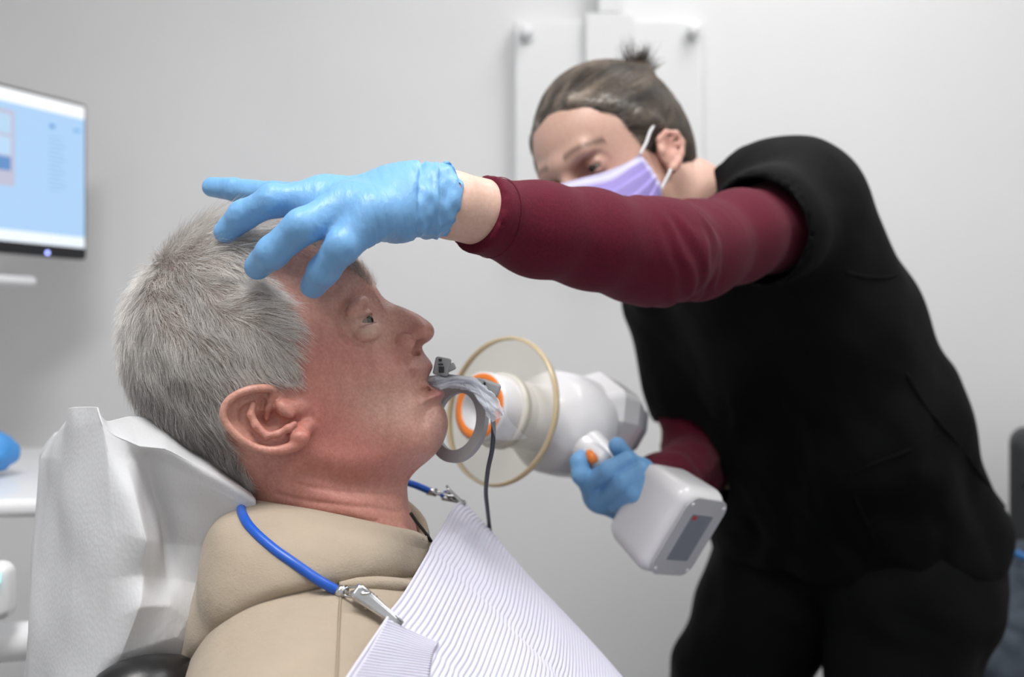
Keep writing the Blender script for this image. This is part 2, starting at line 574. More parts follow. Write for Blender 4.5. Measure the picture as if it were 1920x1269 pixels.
# brow ridge, eye socket, cheek bone, folds
dw += 0.0030 * seg_gauss(Ug, Vg, L([(628, 566), (655, 546), (690, 532)], .040), 11)
dw -= 0.0050 * gau(Ug, Vg, 690, 582, .032, 22, 13, 1.05)
dw -= 0.0065 * gau(Ug, Vg, 688, 553, .026, 15, 11, .6)
dw -= 0.0030 * gau(Ug, Vg, 705, 590, .022, 12, 16, .3)
dw -= 0.0030 * gau(Ug, Vg, 640, 592, .044, 15, 13, 0.4)
dw += 0.0026 * gau(Ug, Vg, 668, 650, .045, 30, 16, 0.5)
dw -= 0.0016 * seg_gauss(Ug, Vg, L([(700, 628), (680, 641), (655, 636)], .038), 5)
dw += 0.0020 * gau(Ug, Vg, 600, 660, .066, 50, 28, 0.3)
dw -= 0.0030 * gau(Ug, Vg, 585, 565, .068, 40, 34)
dw += 0.0030 * gau(Ug, Vg, 715, 700, .045, 28, 30)
dw -= 0.0030 * seg_gauss(Ug, Vg, L([(741, 640), (755, 680), (772, 712), (790, 745), (796, 790)], .025), 8)
dw -= 0.0022 * gau(Ug, Vg, 640, 770, .065, 36, 46, 0.5)
dw += 0.0026 * gau(Ug, Vg, 765, 800, .04, 24, 40)
dw -= 0.0040 * gau(Ug, Vg, 812, 762, .018, 18, 8, -0.8)
dw -= 0.0050 * gau(Ug, Vg, 800, 733, .022, 10, 6)
dw -= 0.0070 * seg_gauss(Ug, Vg, L([(822, 722), (808, 727), (796, 734)], .015), 4.5)
dw += 0.0020 * seg_gauss(Ug, Vg, L([(826, 741), (812, 744), (801, 742)], .014), 6)
# jaw line: the neck lies a little deeper than the jaw
jl = L([(565, 865), (640, 890), (715, 897), (775, 886)], .055)
dw -= 0.0065 * seg_gauss(Ug, Vg, L([(575, 885), (640, 912), (715, 920), (768, 905)], .055), 16)
dw += 0.0025 * seg_gauss(Ug, Vg, L([(590, 850), (650, 865), (720, 865), (780, 850)], .055), 17)
# neck creases and the neck muscle
for q in ([(520, 925), (600, 940), (690, 958), (760, 985)], [(560, 905), (640, 925), (720, 940), (764, 950)], [(500, 950), (600, 962), (700, 985)]):
    dw -= 0.0012 * seg_gauss(Ug, Vg, L(q, .055), 3.0)
dw += 0.0022 * seg_gauss(Ug, Vg, L([(560, 870), (620, 920), (700, 990), (770, 1030)], .055), 16)
# crow's feet
for q in ([(640, 600), (618, 590)], [(640, 607), (616, 606)], [(641, 614), (620, 622)]):
    dw -= 0.0007 * seg_gauss(Ug, Vg, L(q, .047), 2.2)
ok = W > 0.0001
Wn_ = np.where(ok, (np.maximum(w0 + dw * np.clip(w0 / .02, 0, 1), .002)) ** 2, W)
W = Wn_
gWx, gWz = np.gradient(W, hh)
gW = np.sqrt(gWx ** 2 + gWz ** 2)
S = (YH - gy)[None, :, None]
HF.F = ((S ** 2 - W[:, None, :]) / (np.sqrt(4 * S ** 2 + gW[:, None, :] ** 2) + 0.004)).astype(f32)
# nose: own narrow field
nose = [(700, 548), (709, 556), (722, 563), (739, 570), (755, 575.5), (770, 582), (786, 590), (798, 599), (805, 612), (804, 625), (799, 637), (790, 648), (780, 660), (768, 668), (740, 668), (690, 640), (672, 590)]
nose = catmull(np.array(nose), 90, closed=True)
dn = poly_sdf(Ug, Vg, nose) * SC
Rn = rbf(Ug, Vg, [(715, 562, .0075), (750, 577, .0060), (775, 590, .0075), (800, 612, .0105), (785, 650, .008), (760, 660, .012)], 16)
Wn = rbf(Ug, Vg, [(712, 566, .0105), (735, 590, .0120), (760, 600, .0110), (790, 612, .0100), (785, 640, .0100), (760, 630, .0105), (745, 640, .0105), (765, 655, .0095), (720, 600, .0125)], 16)
Dn = Wn ** 2 / Rn
tn = np.clip(dn / Dn, None, 1)
WN = np.where(dn > 0, Wn ** 2 * (1 - (1 - tn) ** 2), 2 * Rn * dn)
WN = blur(WN, 2)
a_, b_ = np.gradient(WN, hh); gN = np.sqrt(a_ ** 2 + b_ ** 2)
Fn = ((S ** 2 - WN[:, None, :]) / (np.sqrt(4 * S ** 2 + gN[:, None, :] ** 2) + 0.003)).astype(f32)
HF.op((slice(None),) * 3, Fn, 0.007)
def both(fn):
    for sg in (1, -1): fn(sg)
def HS(px, py, s, sg=1):
    p = H(px, py, s); p[1] = YH - sg * (YH - p[1]); return p
FW = np.array([0.92, 0, 0.39]); UPV = np.array([-0.39, 0, 0.92])    # his forward and up
def face_add(sg):
    y = np.array([0, -sg, 0.0])
    # wing of the nose and nostril
    HF.ell(HS(757, 648, .0125, sg), (.0096, .0088, .0062), [norm([.75, 0, .66]), norm([-.66, 0, .75]), y], 0.0024)
    HF.ell(HS(790, 622, .0035, sg), (.0088, .0095, .0075), None, 0.004)
    HF.ell(HS(782, 654, .0100, sg), (.0092, .0044, .0056), [norm([.70, 0, .71]), norm([-.71, 0, .70]), y], 0.0012, 'sub')
    # lids around the eye ball
    ce = HS(668, 606, .0305, sg)
    HF.ell(HS(682, 602, .0475, sg), (.0130, .0090, .0130), [FW, UPV, y], 0.010, 'sub')
    HF.ell(ce, (.0137,) * 3, None, 0.0030)
    up = UPV; fw = norm(FW + 0.35 * y); lat = np.cross(up, fw)
    def orb(th, rr_, hh_): return ce + (FW * math.cos(th) + y * math.sin(th)) * rr_ + up * hh_
    ths = (-.4, 0, .4, .8, 1.15, 1.5)
    # hooded fold under the brow, bag below the eye
    HF.chain([orb(th, .0104 + .0008 * max(th, 0), .0124 - .0050 * max(th - .7, 0)) for th in ths], [.0028, .0034, .0037, .0037, .0032, .0022], .0040)
    HF.chain([orb(th, .0106, -.0098) for th in ths], [.0022, .0029, .0032, .0032, .0029, .0020], .0065)
    HF.chain([orb(th, .0140 + .0008 * max(th, 0), -.0014 - .0006 * max(th, 0)) for th in ths], [.0024, .0033, .0035, .0033, .0027, .0014], 0.0005, 'sub')
both(face_add)
# ears
def ear(sg):
    E = lambda px, py, s: HS(px, py, s, sg)
    rim = [(520, 742, .071), (511, 730, .076), (490, 728, .081), (468, 731, .0845), (446, 739, .087), (428, 752, .0885), (419, 771, .089), (422, 790, .0885),
           (438, 810, .0875), (459, 828, .0855), (482, 840, .083), (511, 845, .081), (542, 840, .079), (564, 829, .0775)]
    R_ = [.0022, .0026, .0028, .0028, .0027, .0026, .0025, .0025, .0026, .0026, .0027, .0030, .0036, .0042]
    rim = [tuple(q) for q in catmull(np.array(rim), 44)]; R_ = list(np.interp(np.linspace(0, 13, 44), np.arange(14), R_))
    pts = [E(*q) for q in rim]
    # thin shell of the ear behind the rim
    c = [(508, 748, .070), (480, 755, .0735), (455, 772, .0755), (455, 792, .0750), (478, 812, .0735), (510, 822, .0725), (545, 818, .0715)]
    for i, q in enumerate(c):
        HF.ell(E(*q), (.0095, .0095, .0042), [norm([1, 0, 0]), [0, 0, 1], norm([0, -sg, 0])], .004)
    inner = [E(q[0] + (500 - q[0]) * .24, q[1] + (788 - q[1]) * .24, q[2] - .0085) for q in rim]
    for i in range(len(pts) - 1):
        HF.cone(pts[i] * .5 + inner[i] * .5 + np.array([0, sg * .0015, 0]), inner[i], .0018, .0022, .001)
        HF.cone(pts[i] + np.array([0, sg * .003, 0]), inner[i] + np.array([0, sg * .001, 0]), .0016, .0022, .001)
    HF.chain(inner, [.0024] * len(inner), .002)
    HF.chain(pts, R_, .0008)
    # front root to the head
    HF.chain([E(520, 742, .071), E(530, 730, .066)], [.0026, .004], .004)
    # lobe
    HF.ell(E(562, 818, .0765), (.0068, .0062, .0042), None, .003)
    HF.cone(E(562, 815, .075), E(575, 800, .068), .0045, .005, .004)
    # bowl (concha)
    HF.ell(E(510, 790, .080), (.0125, .0092, .0120), [norm([.9, 0, -.4]), norm([.4, 0, .9]), [0, sg, 0]], .0015, 'sub')
    HF.ell(E(492, 763, .082), (.0042, .0090, .0095), [norm([.94, 0, .3]), norm([-.3, 0, .94]), [0, sg, 0]], .0012, 'sub')
    # antihelix and antitragus
    HF.chain([E(474, 758, .0805), E(470, 778, .082), (E(480, 798, .0825)), E(500, 817, .0815), E(520, 814, .081), E(540, 803, .0795), E(552, 795, .077)],
             [.0022, .0026, .0028, .0026, .0024, .0026, .0022], .0016)
    # crus of the helix running into the bowl
    HF.chain([E(512, 742, .075), E(503, 765, .0735), E(500, 785, .072)], [.0024, .0022, .0018], .002)
    # tragus
    HF.ell(E(535, 768, .0775), (.0075, .0036, .0036), [norm([.72, 0, -.69]), norm([.69, 0, .72]), [0, sg, 0]], .0025)
    HF.cone(E(535, 765, .073), E(560, 765, .066), .006, .007, .004)
both(ear)
HV, HQ = HF.mesh(2)
print('head verts', len(HV))
HN = vnormals(HV, HQ)
# ---- observed (near side) pixel of each vertex, mirrored for the far half
def obs(Pt):
    s = np.abs(YH - Pt[:, 1]); Yn = YH - s
    return np.stack([CX + Pt[:, 0] / Yn * K, CY - (Pt[:, 2] - CAMZ) / Yn * K], 1), s
HO, HSd = obs(HV)
def g2(px, py, su, sv=None, ang=0):
    sv = sv or su; c, si = math.cos(ang), math.sin(ang)
    a = (HO[:, 0] - px) * c + (HO[:, 1] - py) * si; b = -(HO[:, 0] - px) * si + (HO[:, 1] - py) * c
    return np.exp(-0.5 * ((a / su) ** 2 + (b / sv) ** 2))
base = np.array([0.60, 0.345, 0.28])
red = np.array([0.52, 0.175, 0.145]); pale = np.array([0.70, 0.49, 0.39]); lipc = np.array([0.50, 0.20, 0.19]); stub = np.array([0.36, 0.26, 0.24])
colv = np.tile(base, (len(HV), 1))
def blend(c, wgt, amt):
    global colv
    wgt = np.clip(wgt, 0, 1)[:, None] * amt
    colv = colv * (1 - wgt) + np.asarray(c) * wgt
blend(red, g2(620, 660, 60, 40, .4), .5)
blend(red, g2(600, 790, 70, 90, .3), .75)
blend(red, g2(700, 860, 90, 40, .2), .6)
blend(red, g2(640, 950, 150, 40, .2), .45)
blend(red, g2(720, 690, 40, 30), .3)
blend(red, g2(760, 640, 25, 30), .35)
blend(pale, g2(690, 620, 30, 16, .3), .8)
blend(pale, g2(710, 750, 50, 30, .5), .35)
blend(red, g2(790, 615, 16), .3)
blend(stub, g2(800, 672, 16, 22), .45)
blend(stub, g2(830, 800, 16, 40), .3)
blend(lipc, g2(808, 692, 7, 9), .7)
blend(lipc, g2(826, 739, 13, 7, -.1), .85)
blend([.55, .24, .19], g2(480, 790, 60, 50), .5)
blend([.62, .35, .27], g2(440, 800, 18, 50, -.5), .35)
# lash line round the eye opening
_ce = HS(668, 606, .0305, 1); _q = HV.copy(); _q[:, 1] = YH - HSd
_rel = _q - _ce; _h = _rel @ UPV; _r = np.linalg.norm(_rel, axis=1); _f = _rel @ FW
lash = np.exp(-((np.abs(_h + .0016) - .0036) / .0011) ** 2) * (_r < .0160) * np.clip((_f - .002) / .004, 0, 1) * (_h > -.008)
blend([.22, .12, .10], lash, .5)
mot = snoise(HV, 90, 3)
colv *= (1 + 0.04 * mot)[:, None]
m_skin = M('weathered_skin', (0.6, 0.36, 0.28), 0.38, attr='tint', var=(420, 0.16), col2=(0.9, 0.80, 0.78), sss=(0.10, 0.006), spec=0.42,
           bump=[('noise', 800, 0.35, 0.0006), ('voronoi', 1200, 0.22, 0.0005), ('noise', 60, 0.25, 0.0015)])
man = empty('person', (U2X(640), YH, 0.52), 'reclining patient with short grey hair in a beige hoodie and paper bib', 'person')
# eyes
m_eye = bpy.data.materials.new('eye_ball'); m_eye.use_nodes = True
def eye_mat(m, iris):
    nt = m.node_tree; b = nt.nodes['Principled BSDF']; b.inputs['Roughness'].default_value = 0.08
    tc = nt.nodes.new('ShaderNodeTexCoord'); vl = nt.nodes.new('ShaderNodeAttribute'); vl.attribute_name = 'ang'
    cr = nt.nodes.new('ShaderNodeValToRGB'); e = cr.color_ramp.elements
    e[0].position = 0.0; e[0].color = (0.01, 0.01, 0.01, 1); e[1].position = 1.0; e[1].color = (0.20, 0.155, 0.135, 1)
    for p, c in ((0.075, (0.01, 0.01, 0.01)), (0.09, iris), (0.15, iris), (0.17, tuple(x * .4 for x in iris)), (0.19, (0.24, 0.19, 0.165))):
        q = cr.color_ramp.elements.new(p); q.color = (*c, 1)
    nt.links.new(vl.outputs['Fac'], cr.inputs[0]); nt.links.new(cr.outputs[0], b.inputs['Base Color'])
eye_mat(m_eye, (0.10, 0.105, 0.08))
def eyeball(name, c, fw, r, mat, parent):
    fw = norm(fw)
    a = np.linspace(0, np.pi, 40)
    prof_ = np.stack([np.cos(a) * r + np.where(a < .5, (np.cos(a) - math.cos(.5)) * r * .55, 0), np.sin(a) * r], 1)
    V, F = lathe(prof_, c, fw, 32)
    ang = np.repeat(a / np.pi, 32)
    return meshobj(name, V, F, mat, parent, attrs={'ang': ang})
hairline = [(640, 380), (612, 424), (575, 432), (545, 448), (505, 462), (468, 478), (462, 492), (490, 516), (520, 552), (545, 590), (548, 640), (558, 680), (566, 704), (545, 712), (512, 712), (480, 716),
            (452, 722), (428, 738), (412, 762), (410, 790), (424, 824), (446, 852), (466, 885), (474, 925), (470, 945), (430, 960), (150, 900), (150, 380)]
# lower body mesh of the patient, inside the clothes
BF = Field((-0.42, YH - 0.36, 0.40), (0.55, YH + 0.36, 1.05), 0.008)
def body_core(F, gr, k):
    spine = [np.array([U2X(640), YH, V2Z(1120)]), np.array([U2X(700), YH, V2Z(1300)]), np.array([U2X(800), YH, V2Z(1560)])]
    hip = np.array([-0.02, YH, 0.62])
    for sg in (1, -1):
        y = np.array([0, -sg, 0.0])
        F.cone(spine[0] + y * .02 + np.array([0, 0, -.03]), np.array([U2X(640), YH, V2Z(1252)]) + y * .168, .074 + gr, .062 + gr, k)
        F.cone(np.array([U2X(668), YH, V2Z(1290)]) + y * .07, np.array([U2X(805), YH, V2Z(1560)]) + y * .06, .098 + gr, .115 + gr, k)
        F.cone(np.array([U2X(815), YH, V2Z(1560)]) + y * .05, hip + y * .07, .115 + gr, .115 + gr, k)
        sh = np.array([U2X(640), YH, V2Z(1262)]) + y * .18
        el = sh + np.array([.05, 0, -.25]) + y * .05
        F.chain([sh, el, el + np.array([.22, 0, -.06]) - y * .10], [.060 + gr, .048 + gr, .040 + gr], k)
    return hip
hip = body_core(BF, -0.012, 0.05)
BF.cone(np.array([U2X(640), YH, V2Z(1010)]), np.array([U2X(650), YH, V2Z(1200)]), .050, .05, .02)
BV, BQ = BF.mesh(2)
nb = len(HV)
tint = np.vstack([colv, np.tile(base, (len(BV), 1))])
# scalp colour under the hair
hd_ = poly_sdf(HO[:, 0], HO[:, 1], np.array(hairline, float)) + 5 * snoise(HV, 45, 14, 2); sc_w = np.clip((hd_ + 2) / 25, 0, 1)[:, None] * (HSd < .079)[:, None]
tint[:nb] = tint[:nb] * (1 - sc_w * .85) + np.array([.44, .37, .33]) * sc_w * .85
body = meshobj('body', np.vstack([HV, BV]), np.vstack([HQ, BQ + nb]), m_skin, man, attrs={'tint': tint})
for sg in (1, -1):
    eyeball('eye', HS(668, 606, .0305, sg), FW * 1 + np.array([0, -sg * .12, 0]) - UPV * .22, .0120, m_eye, man)
HT = bvh(HV, HQ)

# ---- hair strands
def in_poly(pts, poly):
    return poly_sdf(pts[:, 0], pts[:, 1], np.asarray(poly, float))
def strands(roots, normals, flow_fn, length, rad, cols, seg=4, lift=(0.55, 0.05), seed=1, jit=0.18, tree=None, off=.0008):
    r = np.random.RandomState(seed)
    n = len(roots); p = roots.copy()
    pts = [p.copy()]
    nz = r.normal(size=(n, 3)) * jit
    ln = np.asarray(length) / seg
    for i in range(seg):
        f = flow_fn(p)
        f = f - normals * (f * normals).sum(1, keepdims=True); f = norm(f)
        lf = lift[0] + (lift[1] - lift[0]) * i / max(seg - 1, 1)
        d = norm(f + normals * lf + nz)
        p = p + d * ln[:, None]
        if tree is not None:
            q_ = [tree.find_nearest(Vector(a)) for a in p]
            normals = np.array([tuple(a[1]) for a in q_]); p = np.array([tuple(a[0]) for a in q_]) + normals * (off * (1 + .8 * nz[:, :1] / max(jit, 1e-6)))
        pts.append(p.copy())
    pts = np.stack(pts, 1)                               # n, seg+1, 3
    T = norm(pts[:, -1] - pts[:, 0]); A = norm(np.cross(T, normals)); B = np.cross(T, A)
    prof_ = np.linspace(1, 0.25, seg + 1)
    a = np.array([0, 2.094, 4.189])
    off = np.cos(a)[None, :, None] * A[:, None] + np.sin(a)[None, :, None] * B[:, None]      # n,3,3
    rr = np.broadcast_to(np.asarray(rad), (n,))
    V = pts[:, :, None, :] + off[:, None] * (prof_[None, :, None, None] * rr[:, None, None, None])
    V = V.reshape(-1, 3)
    one = grid_faces(seg + 1, 3, True)
    Q = (one[None] + (np.arange(n) * (seg + 1) * 3)[:, None, None]).reshape(-1, 4)
    C = np.repeat(cols, (seg + 1) * 3, axis=0)
    return V, Q, C
def sample(V, Q, N, wgt, n, seed):
    r = np.random.RandomState(seed)
    c = V[Q]; ar = np.linalg.norm(np.cross(c[:, 2] - c[:, 0], c[:, 3] - c[:, 1]), axis=1) * .5 * wgt[Q].mean(1)
    cdf = np.cumsum(ar); i = np.searchsorted(cdf, r.uniform(0, cdf[-1], n)); i = np.clip(i, 0, len(Q) - 1)
    a, b = r.uniform(size=(2, n, 1))
    cc = V[Q[i]]; p = (cc[:, 0] * (1 - a) + cc[:, 1] * a) * (1 - b) + (cc[:, 3] * (1 - a) + cc[:, 2] * a) * b
    nn = norm(N[Q[i]].mean(1)); ww = wgt[Q[i]].mean(1)
    return p, nn, ww
hd = in_poly(HO, hairline) + 5 * snoise(HV, 45, 14, 2)
wh = np.clip((hd + 4) / 10, 0, 1)
earless = (HSd < .0785)
wh = wh * earless
m_hair = M('grey_hair', (0.4, 0.38, 0.36), 0.42, attr='tint', var=(300, 0.1), spec=0.5)
whorl = H(318, 520, 0.02); whorl[1] = YH
def man_flow(p):
    q = p - whorl
    n = snoise(p, 34, 5, 3)[:, None]; n2 = snoise(p, 40, 6, 3)[:, None]
    f = norm(q) + np.array([0.05, 0, -0.28]) * np.clip((CAMZ + .02 - p[:, 2:3]) / .05, 0, 1)
    side = norm(np.cross(f, np.array([0, 1.0, 0])))
    return norm(f) + side * n * .42 + np.array([0, 1.0, 0]) * n2 * .25
def hair_cols(p, seed):
    r = np.random.RandomState(seed)
    n = len(p)
    o, s_ = obs(p)
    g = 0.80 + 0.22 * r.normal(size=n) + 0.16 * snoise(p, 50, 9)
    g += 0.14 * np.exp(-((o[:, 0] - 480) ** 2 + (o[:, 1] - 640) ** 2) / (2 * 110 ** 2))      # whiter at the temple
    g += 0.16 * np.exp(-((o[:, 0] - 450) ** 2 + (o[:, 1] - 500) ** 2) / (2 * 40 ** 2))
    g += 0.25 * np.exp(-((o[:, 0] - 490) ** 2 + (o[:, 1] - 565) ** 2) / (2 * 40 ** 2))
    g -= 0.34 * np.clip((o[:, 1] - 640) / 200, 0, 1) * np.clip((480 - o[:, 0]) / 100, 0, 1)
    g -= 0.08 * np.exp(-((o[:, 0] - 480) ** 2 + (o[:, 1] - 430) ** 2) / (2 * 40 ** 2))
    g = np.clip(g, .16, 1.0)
    warm = np.clip(.5 + .5 * r.normal(size=n), 0, 1)[:, None]
    return g[:, None] * (np.array([1.0, .985, .97]) * (1 - warm) + np.array([1.0, .93, .87]) * warm)
NH = 56000
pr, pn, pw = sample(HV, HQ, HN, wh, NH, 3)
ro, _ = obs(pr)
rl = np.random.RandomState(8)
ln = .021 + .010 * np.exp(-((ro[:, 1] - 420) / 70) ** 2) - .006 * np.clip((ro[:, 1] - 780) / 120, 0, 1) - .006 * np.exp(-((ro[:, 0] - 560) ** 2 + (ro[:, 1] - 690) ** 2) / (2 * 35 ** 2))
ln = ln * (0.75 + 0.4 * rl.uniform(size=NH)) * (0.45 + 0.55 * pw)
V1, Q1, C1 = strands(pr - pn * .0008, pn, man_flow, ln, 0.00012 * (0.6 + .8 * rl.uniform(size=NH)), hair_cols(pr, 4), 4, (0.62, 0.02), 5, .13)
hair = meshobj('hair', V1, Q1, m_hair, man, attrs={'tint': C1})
hair['kind'] = 'stuff'; hair['label'] = 'short grey hair'
# eyebrows
wb = np.zeros(len(HV)); bl = L([(640, 478), (668, 497), (698, 526)], .016)
HUV = np.stack([HV[:, 0] / SC + CX, CY - (HV[:, 2] - CAMZ) / SC], 1)
wb = np.clip(seg_gauss(HUV[:, 0], HUV[:, 1], bl, 7) - .15, 0, 1) * (HSd > .008) * (HSd < .048)
pr, pn, pw = sample(HV, HQ, HN, wb, 1500, 13)
fl = lambda p: np.stack([np.full(len(p), -.75), np.sign(YH - p[:, 1]) * -.35, np.full(len(p), .25)], 1) + .25 * np.random.RandomState(2).normal(size=(len(p), 3))
Vb, Qb, Cb = strands(pr, pn, fl, .009 * (.6 + .7 * np.random.RandomState(5).uniform(size=1500)), .0001, np.tile([.75, .66, .58], (1500, 1)) * (0.6 + .8 * np.random.RandomState(6).uniform(size=(1500, 1))), 3, (.5, .1), 7, .2)
brow = meshobj('eyebrows', Vb, Qb, m_hair, man, attrs={'tint': Cb}); brow['kind'] = 'stuff'
# ---------------------------------------------------------------- hoodie
m_hood = M('beige_fleece', lin(170, 156, 138), 0.95, sheen=0.15, var=(30, 0.06),
           bump=[('noise', 900, 0.5, 0.0008), ('noise', 40, 0.45, 0.005)])
TF = Field((-0.45, YH - 0.40, 0.40), (0.50, YH + 0.40, 1.10), 0.005)
body_core(TF, 0.0, 0.045)
# collar opening
TF.cone(np.array([U2X(628), YH, V2Z(960)]), np.array([U2X(640), YH, V2Z(1040)]), .064, .060, .012, 'sub')
TF.plane((0.03, YH, 0.64), (0.75, 0, -0.66))
TV, TQ = TF.mesh(3)
# soft cloth folds
TN = vnormals(TV, TQ)
TV = TV + TN * (0.0035 * snoise(TV * np.array([1, 1, .6]), 7, 21, 2))[:, None]
hoodie = meshobj('hoodie', TV, TQ, m_hood, man)
TT = bvh(TV, TQ)
# trousers and shoes of the patient lie outside the picture, along the chair
m_jean = M('dark_denim', (0.03, 0.045, 0.08), 0.9, bump=[('noise', 500, 0.3)])
JF = Field((-0.15, YH - 0.30, 0.30), (1.05, YH + 0.30, 0.85), 0.009)
for sg in (1, -1):
    y = np.array([0, -sg, 0.0])
    JF.cone(np.array([-0.03, YH, .63]) + y * .06, np.array([0.06, YH, .61]) + y * .09, .118, .105, .04)
    JF.chain([np.array([0.06, YH, .61]) + y * .10, np.array([.50, YH, .66]) + y * .12, np.array([.92, YH, .50]) + y * .11], [.095, .065, .048], .03)
JV, JQ = JF.mesh(2)
meshobj('trousers', JV, JQ, m_jean, man)

# folded-down hood around the neck
# columns: nape -> near side -> front, given as observed (px, py, s); the far half is mirrored
hc = [
 # inside      collar top         roll               bulge             lower bulge         fold edge          tucked under
 [(488, 985, .000), (474, 950, .000), (440, 972, .000), (405, 1020, .000), (372, 1120, .000), (345, 1260, .000), (352, 1330, .000)],
 [(505, 985, .030), (478, 948, .036), (445, 962, .046), (402, 1000, .060), (372, 1100, .068), (338, 1236, .074), (350, 1300, .060)],
 [(540, 985, .046), (505, 952, .058), (478, 968, .074), (428, 1010, .096), (400, 1095, .112), (392, 1188, .116), (412, 1220, .096)],
 [(600, 990, .052), (575, 963, .066), (560, 982, .082), (520, 1030, .106), (490, 1092, .120), (478, 1130, .120), (492, 1150, .100)],
 [(670, 1005, .050), (655, 979, .065), (648, 998, .080), (628, 1036, .100), (604, 1078, .111), (590, 1096, .108), (600, 1112, .090)],
 [(728, 1020, .040), (722, 994, .055), (720, 1012, .065), (712, 1038, .076), (704, 1064, .082), (698, 1080, .080), (702, 1096, .064)],
 [(770, 1032, .022), (772, 1004, .031), (770, 1020, .038), (768, 1042, .044), (766, 1062, .047), (766, 1078, .044), (766, 1092, .032)],
 [(785, 1040, .000), (796, 1010, .000), (800, 1024, .000), (804, 1044, .000), (806, 1064, .000), (806, 1080, .000), (800, 1094, .000)],
]
cols_ = []
for c in hc: cols_.append([HS(px, py, s, 1) for px, py, s in c])
for c in hc[-2:0:-1]: cols_.append([HS(px, py, s, -1) for px, py, s in c])
cols_ = np.array(cols_)                      # around, rows, 3
G = loft([cols_[:, r] for r in range(cols_.shape[1])], 60, 200, closed=True)
Gv = G.reshape(-1, 3)
GQ = grid_faces(60, 200, True)
GN = vnormals(Gv, GQ)
fr = np.repeat(np.linspace(0, 1, 60), 200)
Gv = Gv + GN * (0.0022 * snoise(Gv * np.array([.7, .7, 1.6]), 9, 31, 2) * np.clip((fr - .15) * 5, 0, 1))[:, None]
hood = meshobj('hood', Gv, GQ, m_hood, hoodie)
solid(hood, 0.004, -1)
GT = bvh(Gv, GQ)
def cast2(px, py, off):
    a = cast(GT, px, py, off, 9.0); b = cast(TT, px, py, off, 9.0)
    return a if a[1] < b[1] else b
# shoulder seam
seam = [cast(TT, x, y, .0004) for x, y in [(640, 1105), (637, 1140), (635, 1180), (633, 1220), (631, 1262), (628, 1300), (622, 1345)]]
V, F = tube(seam, .0009, 6, 40)
meshobj('seam', V, F, M('seam_thread', lin(150, 136, 118), .95, bump=[('noise', 900, .3)]), hoodie)
# second fold of the neckline peeping out under the hood
nbp = [cast2(x, y, .001) for x, y in [(636, 1099), (670, 1097), (705, 1097), (740, 1099), (775, 1103)]]
V, F = tube(nbp, [.002, .0042, .0050, .0050, .0045], 12, 40); meshobj('neck_fold', V, F, m_hood, hoodie)
# inner black cord necklace
m_cordk = M('black_cord', (.012, .011, .011), .5, bump=[('wave', 800, .4)])
V, F = tube([HS(770, 962, .020, 1), HS(781, 978, .016, 1), HS(793, 993, .010, 1), HS(803, 1006, .004, 1), HS(808, 1014, -.004, 1)], .0013, 8, 30)
meshobj('necklace', V, F, m_cordk, man)

# ---------------------------------------------------------------- paper bib
m_bib = M('embossed_bib_paper', (0.66, 0.65, 0.76), 0.75, var=(14, 0.03), bump=[('noise', 1500, 0.15, 0.0004)], sss=(0.1, 0.003))
DB = np.array([0.665, 0.0, -0.745])
top = [P(868, 939, .885), P(851, 950, .835), P(812, 1018, .735), P(764, 1100, .660), P(724, 1158, .610), P(664, 1246, .566), P(600, 1345, .525)]
top = catmull(np.array(top), 60)
NT = 900
ts = np.linspace(0, .44, NT)
lat = np.linspace(0, 1, 60)
Gb = top[None] + ts[:, None, None] * DB[None, None]
# gentle crown of the chest and sag
nb_ = norm(np.cross(DB, np.array([0, 1.0, 0]))); nb_ = nb_ if nb_[0] > 0 else -nb_
Gb = Gb + nb_ * (0.018 * np.sin(np.pi * np.clip(lat, 0, 1))[None, :, None] * np.clip(ts / .12, 0, 1)[:, None, None])
flat = Gb.reshape(-1, 3)
wv = 0.0018 * snoise(flat * np.array([1.2, .6, 1.2]), 6.5, 41, 2) * np.repeat(np.clip(ts / .05, 0, 1), 60)
# one long soft crease running down the sheet
cr = 0.0035 * np.exp(-((np.tile(lat, NT) - .33 - .12 * np.repeat(ts, 60) / .3) / .02) ** 2) + .003 * np.exp(-((np.tile(lat, NT) - .62) / .03) ** 2)
rid = 0.00050 * np.sin(np.repeat(ts, 60) * 2 * np.pi / .0037)
flat = flat + nb_ * (wv - cr + rid)[:, None]
bib = meshobj('paper_bib', flat, grid_faces(NT, 60), m_bib)
tag(bib, 'pale lavender ribbed paper bib clipped over the beige hoodie', 'bib')
solid(bib, 0.0006, 0)
BT = bvh(flat, grid_faces(NT, 60))
# turned-over corner of the bib near the clip
fold = [[cast(BT, x, y, .0016) for x, y in row] for i, row in enumerate([
    [(722, 1166), (750, 1178), (785, 1192), (818, 1206)], [(700, 1200), (735, 1208), (775, 1218), (812, 1228)], [(676, 1238), (715, 1244), (760, 1252), (806, 1258)], [(650, 1278), (695, 1285), (745, 1292), (800, 1300)]])]
Vf = loft(fold, 240, 24).reshape(-1, 3)
Vf = Vf + nb_ * (.0005 * np.sin(np.repeat(np.arange(240), 24) / 240 * 2 * np.pi * 22))[:, None]
fo = meshobj('folded_corner', Vf, grid_faces(240, 24), m_bib, bib); solid(fo, .0006)

